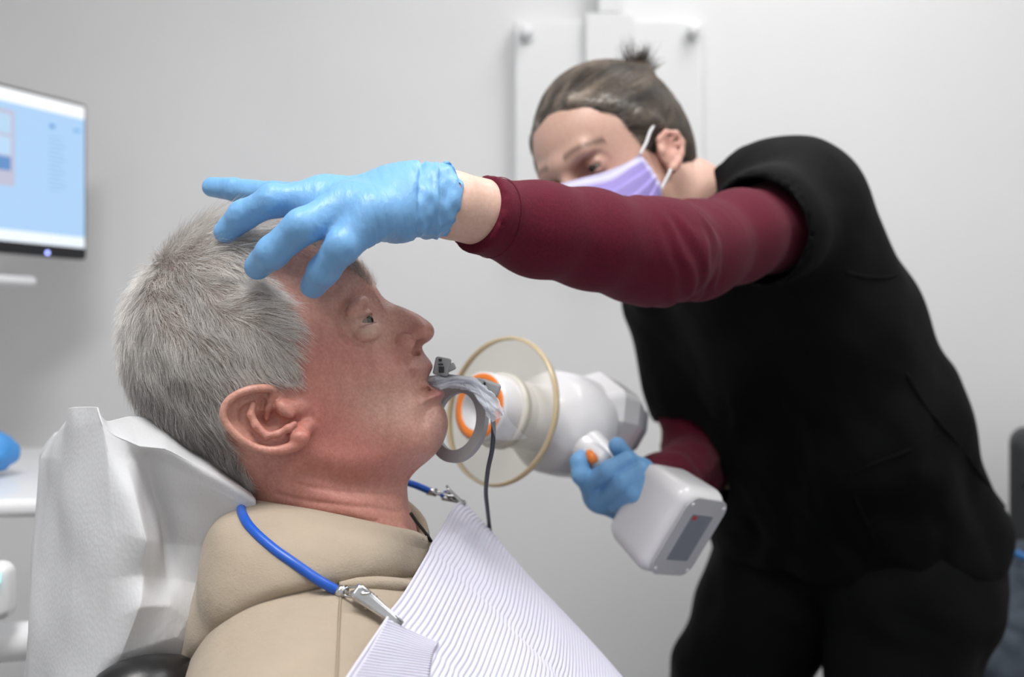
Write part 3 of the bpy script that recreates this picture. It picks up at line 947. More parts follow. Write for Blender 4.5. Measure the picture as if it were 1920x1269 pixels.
# ---------------------------------------------------------------- bib holder: blue cord with two clips
def cast2(px, py, off):
    a = cast(GT, px, py, off, 9.0); b = cast(TT, px, py, off, 9.0)
    return a if a[1] < b[1] else b
m_blue = M('blue_silicone', (0.012, 0.10, 0.52), 0.35, var=(50, .08))
hold = empty('bib_holder', tuple(P(462, 960, .69)), 'blue neck cord with two metal clips holding the paper bib', 'bib holder')
near = [HS(476, 928, .012, 1)] + [cast2(x, y, .0042) for x, y in [(470, 944), (457, 962), (461, 985), (480, 1008), (515, 1036), (545, 1056), (572, 1073)]]
_ya = near[-1][1]; _yb = cast2(634, 1108, .008)[1]
near += [P(603, 1091, _ya * .6 + _yb * .4 - .002), P(634, 1108, _yb)]
near[1] = HS(470, 938, .030, 1)
V, F = tube(near, .0033, 12, 90)
meshobj('cord', V, F, m_blue, hold)
farc = [HS(476, 928, .012, 1), HS(478, 925, -.02, 1), P(560, 900, .83), P(700, 885, .85), P(766, 905, .856), P(790, 914, .862), P(806, 921, .866)]
V, F = tube(farc, .0030, 12, 60)
meshobj('cord', V, F, m_blue, hold)

def clip(A, B, Cc, up, sc, name='clip'):
    "A cord end, B swivel, Cc jaw tip; up: normal away from the body"
    c = empty(name, tuple(B), None, None) if False else None
    d = norm(B - A); side = norm(np.cross(d, up)); up = np.cross(side, d)
    # swivel link: two thin wires and an eye plate
    V1 = tube([A - d * .002 * sc, A + d * .006 * sc], .0036 * sc, 12)
    parts = [V1]
    for sg in (1, -1):
        parts.append(tube([A + d * .004 * sc + side * sg * .0020 * sc, A * .45 + B * .55 + side * sg * .0030 * sc, B + side * sg * .0034 * sc], .00085 * sc, 6, 12))
    V, F = merge(*parts)
    link_ = meshobj('clip_link', V, F, m_metal, hold)
    pv, pf = tube([B - d * .004 * sc, B + d * .001 * sc, B + d * .007 * sc, B + d * .0105 * sc], np.array([.0030, .0044, .0040, .0012]) * sc, 14, 16, True, .35)
    meshobj('eye_plate', pv, pf, m_metal, link_)
    bv, bf = tube([B - side * .0044 * sc, B + side * .0044 * sc], .0017 * sc, 10)
    meshobj('cord_knot', bv, bf, m_blue, link_)
    # two pressed jaws: thumb lever flares up, jaw narrows to the tip
    e = norm(Cc - B); s2 = norm(np.cross(e, up)); u2 = np.cross(s2, e)
    Lc = np.linalg.norm(Cc - B)
    for nm, sg in (('jaw', 1), ('lower_jaw', -1)):
        rows = []
        for f, wd, hgt in ((-.02, .0040, .0078), (.06, .0049, .0068), (.18, .0047, .0054), (.34, .0042, .0042), (.6, .0034, .0026), (.85, .0026, .0010), (1.0, .0021, .0004)):
            w_ = wd * sc; h_ = hgt * sc * (1 if sg > 0 else .55)
            cpt = B + e * Lc * f + u2 * sg * h_
            dr = -u2 * sg * .0022 * sc
            rows.append([cpt + s2 * w_ + dr, cpt + s2 * w_ * .9, cpt + s2 * w_ * .4, cpt - s2 * w_ * .4, cpt - s2 * w_ * .9, cpt - s2 * w_ + dr])
        R_ = np.array(rows).reshape(-1, 3)
        o = meshobj(nm, R_, grid_faces(len(rows), 6), m_metal, hold)
        solid(o, .0007 * sc, 0)
    hv, hf = tube([B + e * Lc * .3 - s2 * .005 * sc, B + e * Lc * .3 + s2 * .005 * sc], .0016 * sc, 10)
    meshobj('hinge_pin', hv, hf, m_metal, hold)
A = near[-1]; Bp = cast2(667, 1127, .0075); Cp = cast(BT, 746, 1173, .0022)
clip(A, Bp + np.array([0, -.002, 0]), Cp, norm(np.array([.12, -.80, .55])), 1.05)
clip(P(806, 921, .866), P(832, 926, .862), P(872, 944, .868), norm(np.array([.45, -.35, .8])), 1.0)

# ---------------------------------------------------------------- dental chair under its paper cover
m_paper = M('crepe_paper', (0.66, 0.67, 0.69), 0.85, var=(9, 0.02),
            bump=[('voronoi', 480, 0.28, 0.0005, ((0, 0, 0), (1, 1, .6))), ('noise', 16, 0.3, 0.004)])
m_vinyl = M('black_vinyl', (0.010, 0.010, 0.011), 0.35, bump=[('noise', 400, .2, .0005)])
chair = empty('dental_chair', (-0.1, YH, 0.0), 'reclined dental chair with black upholstery under the patient', 'dental chair')
ax = norm(np.array([.42, 0, -.9])); yb = np.array([0, 1.0, 0]); nx_ = np.cross(yb, ax)
def pad(name, c, size, axd, r, mat, parent):
    axd = norm(axd); n_ = np.cross(np.array([0, 1.0, 0]), axd)
    V, F = rbox(c, size, np.array([axd, [0, 1, 0], n_]), r)
    return meshobj(name, V, F, mat, parent)
pad('headrest', np.array([U2X(372), YH, V2Z(968)]), (.14, .09, .05), (.62, 0, -.78), .028, m_vinyl, chair)
pad('backrest', np.array([-.190, YH, .64]), (.52, .40, .09), (.36, 0, -.93), .04, m_vinyl, chair)
pad('seat', np.array([.30, YH, .485]), (.95, .52, .12), (1, 0, .06), .05, m_vinyl, chair)
V, F = rbox((.15, YH, .22), (.30, .26, .44), None, .04); meshobj('pedestal', V, F, m_white, chair)
V, F = rbox((.15, YH, .03), (.80, .46, .06), None, .025); meshobj('base_plate', V, F, m_white, chair)
# near arm of the backrest seen at the lower edge
V, F = tube([P(185, 1352, .63), P(232, 1316, .62), P(290, 1298, .63), P(350, 1288, .66)], [.018, .024, .024, .02], 16, 24)
meshobj('armrest_pad', V, F, m_vinyl, chair)
# paper cover: a draped, creased sheet
pc = [  # rows run from the head side down; columns from the far/left edge to the right; (px, py, Y)
 [(150, 800, .90), (142, 790, .80), (134, 766, .690), (150, 762, .672), (182, 763, .655), (203, 786, .660), (240, 782, .70), (300, 800, .74), (380, 850, .76), (470, 912, .77)],
 [(108, 812, .90), (100, 818, .80), (131, 800, .686), (146, 796, .668), (188, 792, .648), (222, 815, .650), (262, 835, .668), (312, 838, .690), (390, 880, .700), (480, 935, .712)],
 [(78, 850, .86), (74, 858, .78), (126, 860, .682), (146, 856, .664), (196, 842, .642), (234, 862, .648), (276, 856, .678), (326, 880, .688), (392, 915, .696), (478, 955, .706)],
 [(72, 920, .83), (70, 925, .76), (120, 935, .678), (142, 932, .660), (206, 920, .638), (254, 930, .636), (288, 930, .664), (334, 950, .678), (388, 965, .688), (450, 985, .700)],
 [(66, 1000, .80), (64, 1005, .74), (115, 1015, .675), (138, 1012, .657), (214, 1000, .634), (276, 1012, .628), (304, 1018, .646), (342, 1020, .662), (378, 1022, .676), (430, 1030, .69)],
 [(62, 1080, .78), (60, 1085, .72), (109, 1100, .672), (133, 1098, .654), (208, 1085, .634), (270, 1078, .634), (312, 1086, .640), (344, 1090, .656), (370, 1095, .67), (410, 1095, .685)],
 [(60, 1160, .77), (56, 1170, .71), (104, 1185, .669), (129, 1182, .651), (200, 1165, .632), (262, 1140, .625), (318, 1135, .634), (346, 1160, .652), (362, 1165, .665), (398, 1165, .68)],
 [(56, 1240, .77), (53, 1245, .70), (100, 1262, .667), (125, 1260, .649), (184, 1242, .632), (228, 1228, .628), (290, 1208, .633), (332, 1195, .650), (352, 1205, .66), (390, 1210, .675)],
 [(50, 1330, .77), (46, 1335, .70), (94, 1350, .666), (120, 1350, .648), (160, 1330, .634), (190, 1305, .640), (250, 1285, .648), (320, 1265, .660), (345, 1275, .67), (380, 1275, .68)],
]
for r_i, row in enumerate(pc):
    for c_i, ys_ in ((6, (.690, .652, .664, .678, .686, .676, .650, .640, .650)), (7, (.712, .660, .668, .680, .690, .686, .662, .652, .660)), (8, (.716, .672, .674, .684, .692, .690, .672, .662, .668)), (9, (.720, .684, .684, .688, .692, .692, .680, .672, .676))):
        x_, y_, _ = row[c_i]
        row[c_i] = (x_, y_, ys_[r_i])
Pc = np.array([[P(*q) for q in row] for row in pc])
Gp = loft(list(Pc), 150, 160)
Gp_lin = np.array(Gp)
# keep the creases crisp: blend the smooth surface with the faceted one
def bilin(A, nr, nc):
    r = np.linspace(0, A.shape[0] - 1, nr); c = np.linspace(0, A.shape[1] - 1, nc)
    i = np.minimum(r.astype(int), A.shape[0] - 2); j = np.minimum(c.astype(int), A.shape[1] - 2)
    fr_ = (r - i)[:, None, None]; fc = (c - j)[None, :, None]
    return (A[i][:, j] * (1 - fr_) + A[i + 1][:, j] * fr_) * (1 - fc) + (A[i][:, j + 1] * (1 - fr_) + A[i + 1][:, j + 1] * fr_) * fc
Gp = .45 * Gp + .55 * bilin(Pc, 150, 160)
Gpf = Gp.reshape(-1, 3)
PQ = grid_faces(150, 160)
Gpf = smooth_mesh(Gpf, PQ, 2)
PN = vnormals(Gpf, PQ)
Gpf = Gpf + PN * (.0016 * snoise(Gpf, 14, 51, 2))[:, None]
cover = meshobj('paper_headrest_cover', Gpf, PQ, m_paper)
tag(cover, 'crumpled white crepe paper cover draped over the chair headrest', 'paper cover')
solid(cover, .0005)
# ================================================================= hand-held x-ray unit
m_gunw = M('gun_white_plastic', (0.80, 0.80, 0.82), 0.25, coat=.25, var=(8, .02))
m_orng = M('orange_plastic', (0.90, 0.24, 0.035), 0.35, var=(20, .05))
m_gung = M('gun_grey_plastic', (0.30, 0.32, 0.35), 0.35, var=(20, .05))
m_gunl = M('gun_light_grey_plastic', (0.50, 0.51, 0.54), 0.35, var=(20, .03))
m_cone = M('cone_cream_plastic', (0.74, 0.72, 0.66), 0.35, var=(10, .03))
def glassy(name, col, rough, mixf, edge=None):
    m = bpy.data.materials.new(name); m.use_nodes = True
    nt = m.node_tree; b = nt.nodes['Principled BSDF']; out = nt.nodes['Material Output']
    b.inputs['Base Color'].default_value = (*col, 1); b.inputs['Roughness'].default_value = rough
    tr = nt.nodes.new('ShaderNodeBsdfTransparent'); tr.inputs[0].default_value = (*[min(1, c * .35 + .65) for c in col], 1)
    mx = nt.nodes.new('ShaderNodeMixShader')
    no = nt.nodes.new('ShaderNodeTexNoise'); no.inputs['Scale'].default_value = 6
    mr = nt.nodes.new('ShaderNodeMapRange'); mr.inputs[3].default_value = mixf * .85; mr.inputs[4].default_value = mixf * 1.15
    nt.links.new(no.outputs['Fac'], mr.inputs[0]); nt.links.new(mr.outputs[0], mx.inputs[0])
    nt.links.new(tr.outputs[0], mx.inputs[1]); nt.links.new(b.outputs[0], mx.inputs[2]); nt.links.new(mx.outputs[0], out.inputs[0])
    return m
m_shield = glassy('leaded_acrylic', (0.90, 0.87, 0.78), .15, .07)
m_rim = M('acrylic_edge', (0.86, 0.72, 0.48), 0.25, trans=0.35, var=(12, .1), sss=(.3, .004))
gb = norm(np.array([.68, .70, -.20]))
g1 = np.array([.57, -.684, -.456]); g1 = norm(g1 - gb * (g1 @ gb))
g3 = norm(np.cross(g1, gb)); g3 = g3 if g3[2] > 0 else -g3
gd = P(938, 770, 1.0)
gun = empty('xray_gun', tuple(gd), 'white handheld x-ray gun with orange ring and round clear shield', 'x-ray device')
def gl(a, h=0, l=0): return gd + gb * a + g1 * h + g3 * l
# cone with open end
V, F = lathe([(-.030, .0235), (-.030, .0345), (-.026, .0350), (.0, .0348), (.004, .0345), (.07, .0345)], gd, gb, 56); meshobj('cone', V, F, m_gunw, gun)
V, F = lathe([(-.0302, .0245), (-.0312, .0250), (-.0312, .0325), (-.0302, .0330)], gd, gb, 56); meshobj('orange_ring', V, F, m_orng, gun)
V, F = lathe([(-.0305, .0242), (-.020, .0240), (-.010, .023), (-.010, .0001)], gd, gb, 48); meshobj('cone_end_cap', V, F, m_gunw, gun)
V, F = lathe([(-.004, .0348), (-.0042, .0385), (.0042, .0385), (.004, .0348)], gd, gb, 56); meshobj('shield_collar', V, F, m_cone, gun)
V, F = lathe([(-.002, .036), (-.002, .0745), (.002, .0745), (.002, .036)], gd, gb, 80); sh_ = meshobj('shield', V, F, m_shield, gun)
V, F = lathe([(-.0034, .0732), (-.0036, .0752), (.0, .0764), (.0036, .0752), (.0034, .0732), (-.0034, .0732)], gd, gb, 96); meshobj('shield_rim', V, F, m_rim, sh_)
# barrel swelling into the round housing
V, F = lathe([(.012, .0300), (.02, .0345), (.045, .0352), (.056, .038), (.064, .049), (.074, .0545), (.10, .0560), (.122, .0550), (.134, .048), (.138, .0001)], gd, gb, 56); meshobj('housing', V, F, m_gunw, gun)
# rear body: tapered facetted block with a grey display end
RR = np.array([gb, g1, g3])
rows = []
for a, hw_, lt, lb in ((.108, .036, .050, -.034), (.135, .040, .062, -.034), (.168, .036, .058, -.026), (.192, .028, .046, -.014)):
    pts = [gl(a, -hw_, lt * .55), gl(a, -hw_ * .6, lt), gl(a, hw_ * .6, lt), gl(a, hw_, lt * .55), gl(a, hw_, lb * .6), gl(a, hw_ * .6, lb), gl(a, -hw_ * .6, lb), gl(a, -hw_, lb * .6)]
    rows.append(pts)
V = np.array(rows).reshape(-1, 3); F = [list(q) for q in grid_faces(4, 8, True)] + [list(range(8))[::-1], [24 + i for i in range(8)]]
o = meshobj('rear_body', V, F, m_gunw, gun, smooth=False); bevel(o, .006, 4)
rows = []
for a, sc_ in ((.190, 1.0), (.204, .92)):
    pts = [gl(a, x * sc_, y * sc_ + .014) for x, y in ((-.028, .01), (-.017, .030), (.017, .030), (.028, .01), (.028, -.016), (.017, -.027), (-.017, -.027), (-.028, -.016))]
    rows.append(pts)
V = np.array(rows).reshape(-1, 3); F = [list(q) for q in grid_faces(2, 8, True)] + [list(range(8))[::-1], [8 + i for i in range(8)]]
o = meshobj('display_end', V, F, m_gung, gun, smooth=False); bevel(o, .003, 3)
# handle with trigger
hp = [gl(.088, .036), gl(.092, .075), gl(.092, .115), gl(.090, .150)]
V, F = tube(hp, [.024, .0175, .0165, .019], 20, 30); meshobj('handle', V, F, m_gunw, gun)
tg = P(1117, 858, .985)
V, F = rbox(tg, (.034, .024, .022), np.array([norm(g1), g3, gb]), .009); tr_ = meshobj('trigger_guard', V, F, m_gunw, gun)
V, F = tube([P(1104, 848, .975), P(1110, 858, .968), P(1114, 866, .968)], [.0036, .0052, .0044], 14, 14); meshobj('trigger', V, F, m_orng, tr_)
# battery base
bc = P(1246, 968, .950)
ex = g1; e2_ = g3; e3_ = gb
BR = np.array([e3_, e2_, ex])
V, F = rbox(bc, (.076, .096, .068), BR, .017, 6)
# taper towards the handle
loc = (V - bc) @ BR.T
f_ = 1 - .13 * np.clip((.033 - loc[:, 2]) / .066, 0, 1)
loc[:, 0] *= f_; loc[:, 1] *= f_
V = loc @ BR + bc
base_ = meshobj('battery_base', V, F, m_gunw, gun)
pl = bc + ex * .0336
def rrect(c, ax1, ax2, wd, hg, r, n_, th, seg=8):
    pts = []
    for q, (sx, sy) in enumerate(((1, 1), (-1, 1), (-1, -1), (1, -1))):
        for a in np.linspace(q * np.pi / 2, (q + 1) * np.pi / 2, seg):
            pts.append(c + ax1 * (sx * (wd / 2 - r) + r * math.cos(a)) + ax2 * (sy * (hg / 2 - r) + r * math.sin(a)))
    pts = np.array(pts); m = len(pts)
    V = np.vstack([pts, pts + n_ * th]); F = [[i, (i + 1) % m, m + (i + 1) % m, m + i] for i in range(m)] + [list(range(m))[::-1], [m + i for i in range(m)]]
    return V, F
V, F = rrect(pl - ex * .0005, e3_, e2_, .066, .084, .014, ex, .0016); plate = meshobj('base_plate', V, F, m_gunl, gun, smooth=False)
V, F = rrect(pl + ex * .0010, e3_, e2_, .034, .050, .001, ex, .0005, 3)
m_lab = bpy.data.materials.new('rating_label'); m_lab.use_nodes = True
def label_mat():
    nt = m_lab.node_tree; b = nt.nodes['Principled BSDF']; b.inputs['Roughness'].default_value = .4
    tc = nt.nodes.new('ShaderNodeTexCoord'); mp = nt.nodes.new('ShaderNodeMapping')
    at = nt.nodes.new('ShaderNodeAttribute'); at.attribute_name = 'luv'
    br = nt.nodes.new('ShaderNodeTexBrick'); br.inputs['Scale'].default_value = 9; br.inputs['Mortar Size'].default_value = .05
    br.inputs['Color1'].default_value = (.035, .05, .075, 1); br.inputs['Color2'].default_value = (.09, .11, .14, 1); br.inputs['Mortar'].default_value = (.34, .37, .42, 1)
    nt.links.new(at.outputs['Vector'], br.inputs['Vector']); nt.links.new(br.outputs['Color'], b.inputs['Base Color'])
label_mat()
luv = np.stack([(V - pl) @ e3_ / .034 + .5, (V - pl) @ e2_ / .050 + .5, np.zeros(len(V))], 1)
lab = meshobj('rating_label', V, F, m_lab, plate, smooth=False, attrs={'luv': luv}); lab['label'] = 'dark printed rating label'
V, F = rrect(pl + ex * .0016 - e3_ * .012 + e2_ * .0215, e3_, e2_, .006, .004, .0008, ex, .0003, 3)
meshobj('red_mark', V, F, M('red_print', (.55, .05, .05), .4, var=(50, .1)), plate, smooth=False)
for sx in (-1, 1):
    for sy in (-1, 1):
        V, F = tube([pl + ex * .0008 + e3_ * sx * .026 + e2_ * sy * .035, pl + ex * .0022 + e3_ * sx * .026 + e2_ * sy * .035], .0018, 12)
        meshobj('screw', V, F, m_white, plate)

# ================================================================= sensor holder in the mouth
hold2 = empty('sensor_holder', tuple(P(862, 790, .760)), 'grey plastic aiming ring and bite holder at the patient\'s mouth', 'sensor holder')
rc = P(858, 790, .765)
V, F = lathe([(-.002, .0222), (-.002, .0318), (.002, .0318), (.002, .0222), (-.002, .0222)], rc, gb, 120)
o = meshobj('aiming_ring', V, F, m_cloud, hold2, smooth=False)
r_up = norm(np.array([0, 0, 1.0]) - gb * gb[2]); r_rt = np.cross(r_up, gb); r_rt = r_rt if r_rt[0] > 0 else -r_rt
V, F = rbox(P(918, 727, .742), (.016, .010, .010), np.array([norm([.86, -.1, -.30]), [0, 1, 0], norm([.30, 0, .86])]), .0022); cb = meshobj('rod_clip', V, F, m_cloud, hold2)
V, F = box(P(909, 727, .736), (.0012, .004, .0085)); meshobj('slot', V, F, m_black, cb, smooth=False)
V, F = box(P(897, 722, .742), (.006, .012, .010), np.array([norm([.86, -.1, -.30]), [0, 1, 0], norm([.30, 0, .86])])); meshobj('slot_plate', V, F, m_cloud, cb, smooth=False)
# arm running from the mouth to the ring
V, F = tube([P(806, 713, .752), P(840, 711, .750), P(875, 716, .748), P(905, 725, .746)], [.0035, .0040, .0040, .0038], 10, 24); meshobj('rod', V, F, m_cloud, hold2)
# upright clip in front of the lip
V, F = rbox(P(829, 687, .748), (.0115, .0115, .0135), np.array([norm([.98, 0, -.2]), [0, 1, 0], norm([.2, 0, .98])]), .0016); uc = meshobj('upright_clip', V, F, m_cloud, hold2)
V, F = rbox(P(842, 690, .748), (.0095, .008, .0055), np.array([norm([.9, 0, .4]), [0, 1, 0], norm([-.4, 0, .9])]), .0012); meshobj('clip_tab', V, F, m_cloud, uc)
for zz, wv_, hv_ in ((675, .0022, .0020), (683, .0036, .0012), (693, .0040, .0046)):
    V, F = box(P(825.5 + (zz - 675) * .12, zz, .7418), (wv_, .0012, hv_)); meshobj('slot', V, F, m_black, uc, smooth=False)

# plastic sleeve over the sensor
m_slv = glassy('clear_plastic_sleeve', (0.86, 0.89, 0.95), .10, .36)
m_flap = glassy('clear_plastic_film', (0.86, 0.89, 0.95), .10, .16)
sl = []
ctr = [(797, 722, .750), (820, 717, .745), (848, 713, .742), (876, 718, .738), (898, 732, .733), (914, 750, .729), (926, 768, .727), (936, 784, .727)]
wid = [13, 16, 17, 16, 18, 20, 19, 16]
th_ = [.007, .008, .008, .007, .006, .004, .0025, .0015]
cpts = np.array([P(*c) for c in ctr])
for i in range(len(ctr)):
    a = cpts[min(i + 1, len(ctr) - 1)] - cpts[max(i - 1, 0)]
    n2 = norm(np.cross(a, [0, 1, 0])); n2 = n2 if n2[2] > 0 else -n2
    wv_ = wid[i] * ctr[i][2] / K
    sl.append([cpts[i] + n2 * wv_ * c + np.array([0, -1, 0]) * th_[i] * s_ for c, s_ in ((1, 0), (.7, .8), (0, 1), (-.7, .8), (-1, 0), (-.7, -.8), (0, -1), (.7, -.8))])
Gs = loft(sl, 110, 64, closed=True).reshape(-1, 3)
SQ = grid_faces(110, 64, True)
SN = vnormals(Gs, SQ)
fr = np.repeat(np.linspace(0, 1, 110), 64)
ang_ = np.tile(np.linspace(0, 2 * np.pi, 64, endpoint=False), 110)
_cp = np.stack([np.cos(ang_ + 2.5 * fr), np.sin(ang_ + 2.5 * fr), fr * 1.3], 1)
cru = (np.abs(snoise(_cp, .62, 63, 3)) * .0065 + np.abs(snoise(_cp, 1.5, 64, 2)) * .0022) * (1.1 - .6 * fr) + .0012 * snoise(Gs, 60, 61, 2)
Gs = Gs - SN * cru[:, None]
sv = meshobj('plastic_sleeve', Gs, SQ, m_slv, hold2); sv['label'] = 'crumpled clear plastic sensor sleeve'
# free flap of the sleeve
fl_ = [[P(905, 735, .731), P(925, 752, .728), P(945, 770, .726)], [P(915, 775, .728), P(940, 785, .726), P(962, 795, .726)], [P(930, 825, .727), P(955, 825, .725), P(990, 822, .728)]]
Vf = loft(fl_, 24, 24).reshape(-1, 3)
Vf += np.array([0, 1, 0]) * (.002 * snoise(Vf, 30, 62))[:, None]
fo = meshobj('sleeve_flap', Vf, grid_faces(24, 24), m_flap, sv)
# cable of the sensor
V, F = tube([P(880, 714, .745), P(903, 734, .738), P(918, 762, .735), P(925, 795, .735), P(923, 840, .75), P(915, 880, .775), P(911, 920, .81), P(914, 955, .85), P(918, 990, .895), P(922, 1030, .93), P(926, 1090, .95)], .0018, 10, 120)
cab = meshobj('sensor_cable', V, F, M('cable_rubber', (.022, .026, .038), .45, var=(60, .1))); tag(cab, 'thin black sensor cable hanging from the plastic sleeve', 'cable')
# ================================================================= the clinician
m_skin2 = M('fair_skin', (0.66, 0.42, 0.34), 0.45, attr='tint', var=(300, 0.1), col2=(.95, .88, .86), sss=(0.10, 0.006), bump=[('noise', 600, 0.25, 0.0005)])
m_scrub = M('black_scrub_cloth', (0.0022, 0.0025, 0.003), 0.8, spec=.15, bump=[('noise', 900, .25, .0005), ('noise', 14, .5, .008), ('wave', 5, .25, .006, ((0.3, .5, .9), (1, 1, 1)), 6)])
m_maroon = M('maroon_jersey', lin(94, 12, 38), 0.85, sheen=.04, spec=.25, var=(500, .25), bump=[('noise', 900, .35, .0006), ('noise', 22, .3, .004)])
m_glove = M('blue_nitrile', lin(120, 174, 224), 0.42, var=(12, .05), spec=.4,
            bump=[('noise', 50, .35, .0035, ((0, .35, 0), (2.6, .9, .9))), ('noise', 45, .5, .003), ('noise', 260, .15, .0006)])
woman = empty('person', (0.42, 1.36, 0.0), 'clinician in black scrubs, maroon sleeves and purple mask leaning over the patient', 'person')
Lw = norm(np.array([.60, -.753, .27])); Fw = np.array([-.70, -.658, -.282]); Fw = norm(Fw - Lw * (Fw @ Lw)); Uw = np.cross(Fw, Lw)
N0 = P(1063, 325, 1.10)
def hw(f, l, u): return N0 + Fw * f + Lw * l + Uw * u
RW = np.array([Fw, Lw, Uw])
cen = hw(-.09, 0, 0)
WF = Field(cen - .175, cen + np.array([.20, .19, .155]), 0.002)
WF.ell(hw(-.092, 0, .030), (.092, .069, .080), RW)
WF.ell(hw(-.045, 0, .030), (.047, .059, .052), RW, .03)
WF.ell(hw(-.058, 0, -.050), (.056, .061, .075), RW, .03)
WF.ell(hw(-.020, 0, -.098), (.022, .026, .022), RW, .03)
WF.cone(hw(-.002, -.034, .012), hw(.001, 0, .010), .008, .008, .012)
WF.cone(hw(-.002, .034, .012), hw(.001, 0, .010), .008, .008, .012)
for sg in (1, -1):
    WF.ell(hw(-.006, sg * .031, -.008), (.014, .020, .013), RW, .008, 'sub')
    WF.ell(hw(-.018, sg * .031, -.006), (.0134,) * 3, None, .004)
    WF.ell(hw(-.006, sg * .032, -.0085), (.008, .0120, .0026), RW, .0012, 'sub')
    # ear
    WF.ell(hw(-.086, sg * .0725, -.019), (.015, .006, .022), np.array([norm(Fw + .2 * Uw), Lw, norm(Uw - .2 * Fw)]), .004)
    er = [hw(-.076, sg * .0745, -.006), hw(-.087, sg * .0790, -.001), hw(-.099, sg * .0830, -.006), hw(-.103, sg * .0830, -.017), hw(-.097, sg * .0805, -.029), hw(-.088, sg * .0770, -.037), hw(-.080, sg * .0740, -.041)]
    WF.chain(er, [.003, .0032, .0032, .0032, .0032, .004, .0052], .002)
    for q_ in er: WF.cone(q_, hw(-.083, sg * .070, -.018), .0022, .006, .002)
    WF.ell(hw(-.085, sg * .0815, -.018), (.008, .006, .010), RW, .002, 'sub')
    WF.ell(hw(-.074, sg * .0750, -.019), (.004, .003, .005), RW, .003)
WF.chain([hw(.002, 0, -.004), hw(.012, 0, -.026), hw(.021, 0, -.043)], [.0065, .008, .0115], .008)
nk = [hw(-.105, .002, -.055), P(1285, 385, 1.19), P(1345, 440, 1.22)]
WF.chain(nk, [.054, .050, .048], .03)
WV, WQ = WF.mesh(2)
wl = (WV - N0) @ RW.T
def wg(f, l, u, a, b, c): return np.exp(-.5 * (((wl[:, 0] - f) / a) ** 2 + ((np.abs(wl[:, 1]) - l) / b) ** 2 + ((wl[:, 2] - u) / c) ** 2))
wcol = np.tile([.66, .43, .345], (len(WV), 1))
def wbl(c, g, a):
    global wcol
    g = np.clip(g, 0, 1)[:, None] * a; wcol = wcol * (1 - g) + np.array(c) * g
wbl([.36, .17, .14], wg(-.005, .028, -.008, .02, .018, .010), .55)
wbl([.70, .36, .30], wg(-.02, .045, -.035, .03, .02, .02), .4)
wbl([.66, .30, .25], wg(-.09, .08, -.01, .02, .01, .03), .5)
wbl([.11, .065, .045], np.exp(-.5 * (((wl[:, 2] - .016 + 6 * (np.abs(wl[:, 1]) - .032) ** 2) / .0028) ** 2)) * (np.abs(wl[:, 1]) > .013) * (np.abs(wl[:, 1]) < .053) * (wl[:, 0] > -.04), .75)
# rest of the body: torso, arms, legs inside the clothes
CF = Field((.02, .62, .0), (.80, 1.62, 1.42), 0.008)
SLp = P(1500, 400, 1.11); ELp = P(1238, 474, .87); WRp = P(800, 372, .70)
SRp = P(1255, 585, 1.36); ERp = P(1312, 868, 1.33); HRp = P(1165, 915, 1.02)
legL = [P(1708, 1090, 1.30), P(1690, 1269, 1.30), np.array([.50, 1.31, .46]), np.array([.51, 1.36, .07])]
legR = [P(1465, 1090, 1.42), P(1380, 1269, 1.42), np.array([.27, 1.42, .46]), np.array([.25, 1.47, .07])]
def torso(F, g, k):
    Lc = [P(1495, 430, 1.13), P(1565, 610, 1.19), P(1640, 800, 1.24), P(1735, 1010, 1.29)]
    Rc = [P(1300, 520, 1.30), P(1390, 660, 1.34), P(1446, 835, 1.34), P(1475, 1010, 1.42)]
    Mc = [P(1390, 490, 1.21), P(1470, 630, 1.25), P(1550, 820, 1.29), P(1600, 1010, 1.35)]
    F.chain(Lc, [.078 + g, .086 + g, .097 + g, .095 + g], k)
    F.chain(Rc, [.078 + g, .092 + g, .098 + g, .104 + g], k)
    F.chain(Mc, [.090 + g, .105 + g, .108 + g, .112 + g], k)
    F.cone(P(1470, 392, 1.12), P(1290, 520, 1.32), .066 + g, .066 + g, k)
torso(CF, -.022, .04)
CF.chain([P(1345, 440, 1.22), P(1400, 500, 1.22)], [.045, .05], .03)
CF.chain([SLp, P(1450, 425, 1.045), P(1380, 445, .985), P(1300, 470, .925), ELp], [.036, .032, .032, .031, .031], .01); CF.cone(SRp, ERp, .044, .036, .02)
CF.chain([ERp, P(1245, 914, 1.15), HRp], [.026, .022, .018], .01)
for lg in (legL, legR): CF.chain(lg, [.09, .078, .055, .038], .01)
CV, CQ = CF.mesh(2)
# left forearm, finer because its skin shows
AF = Field((-.16, .64, 1.10), (.20, .96, 1.32), 0.003)
AF.chain([ELp, P(1050, 432, .792), P(940, 408, .745), P(845, 384, .711), WRp], [.024, .022, .0258, .0240, .021], .004)
AV, AQ = AF.mesh(2)
n1, n2 = len(WV), len(WV) + len(CV)
body2 = meshobj('body', np.vstack([WV, CV, AV]), np.vstack([WQ, CQ + n1, AQ + n2]), m_skin2, woman,
                attrs={'tint': np.vstack([wcol, np.tile([.66, .43, .345], (len(CV), 1)), np.tile([.70, .48, .39], (len(AV), 1))])})
m_eye2 = bpy.data.materials.new('eye_ball_dark'); m_eye2.use_nodes = True; eye_mat(m_eye2, (.05, .045, .04))
for sg in (1, -1): eyeball('eye', hw(-.018, sg * .031, -.006), Fw - .30 * Uw - .15 * Lw, .0122, m_eye2, woman)

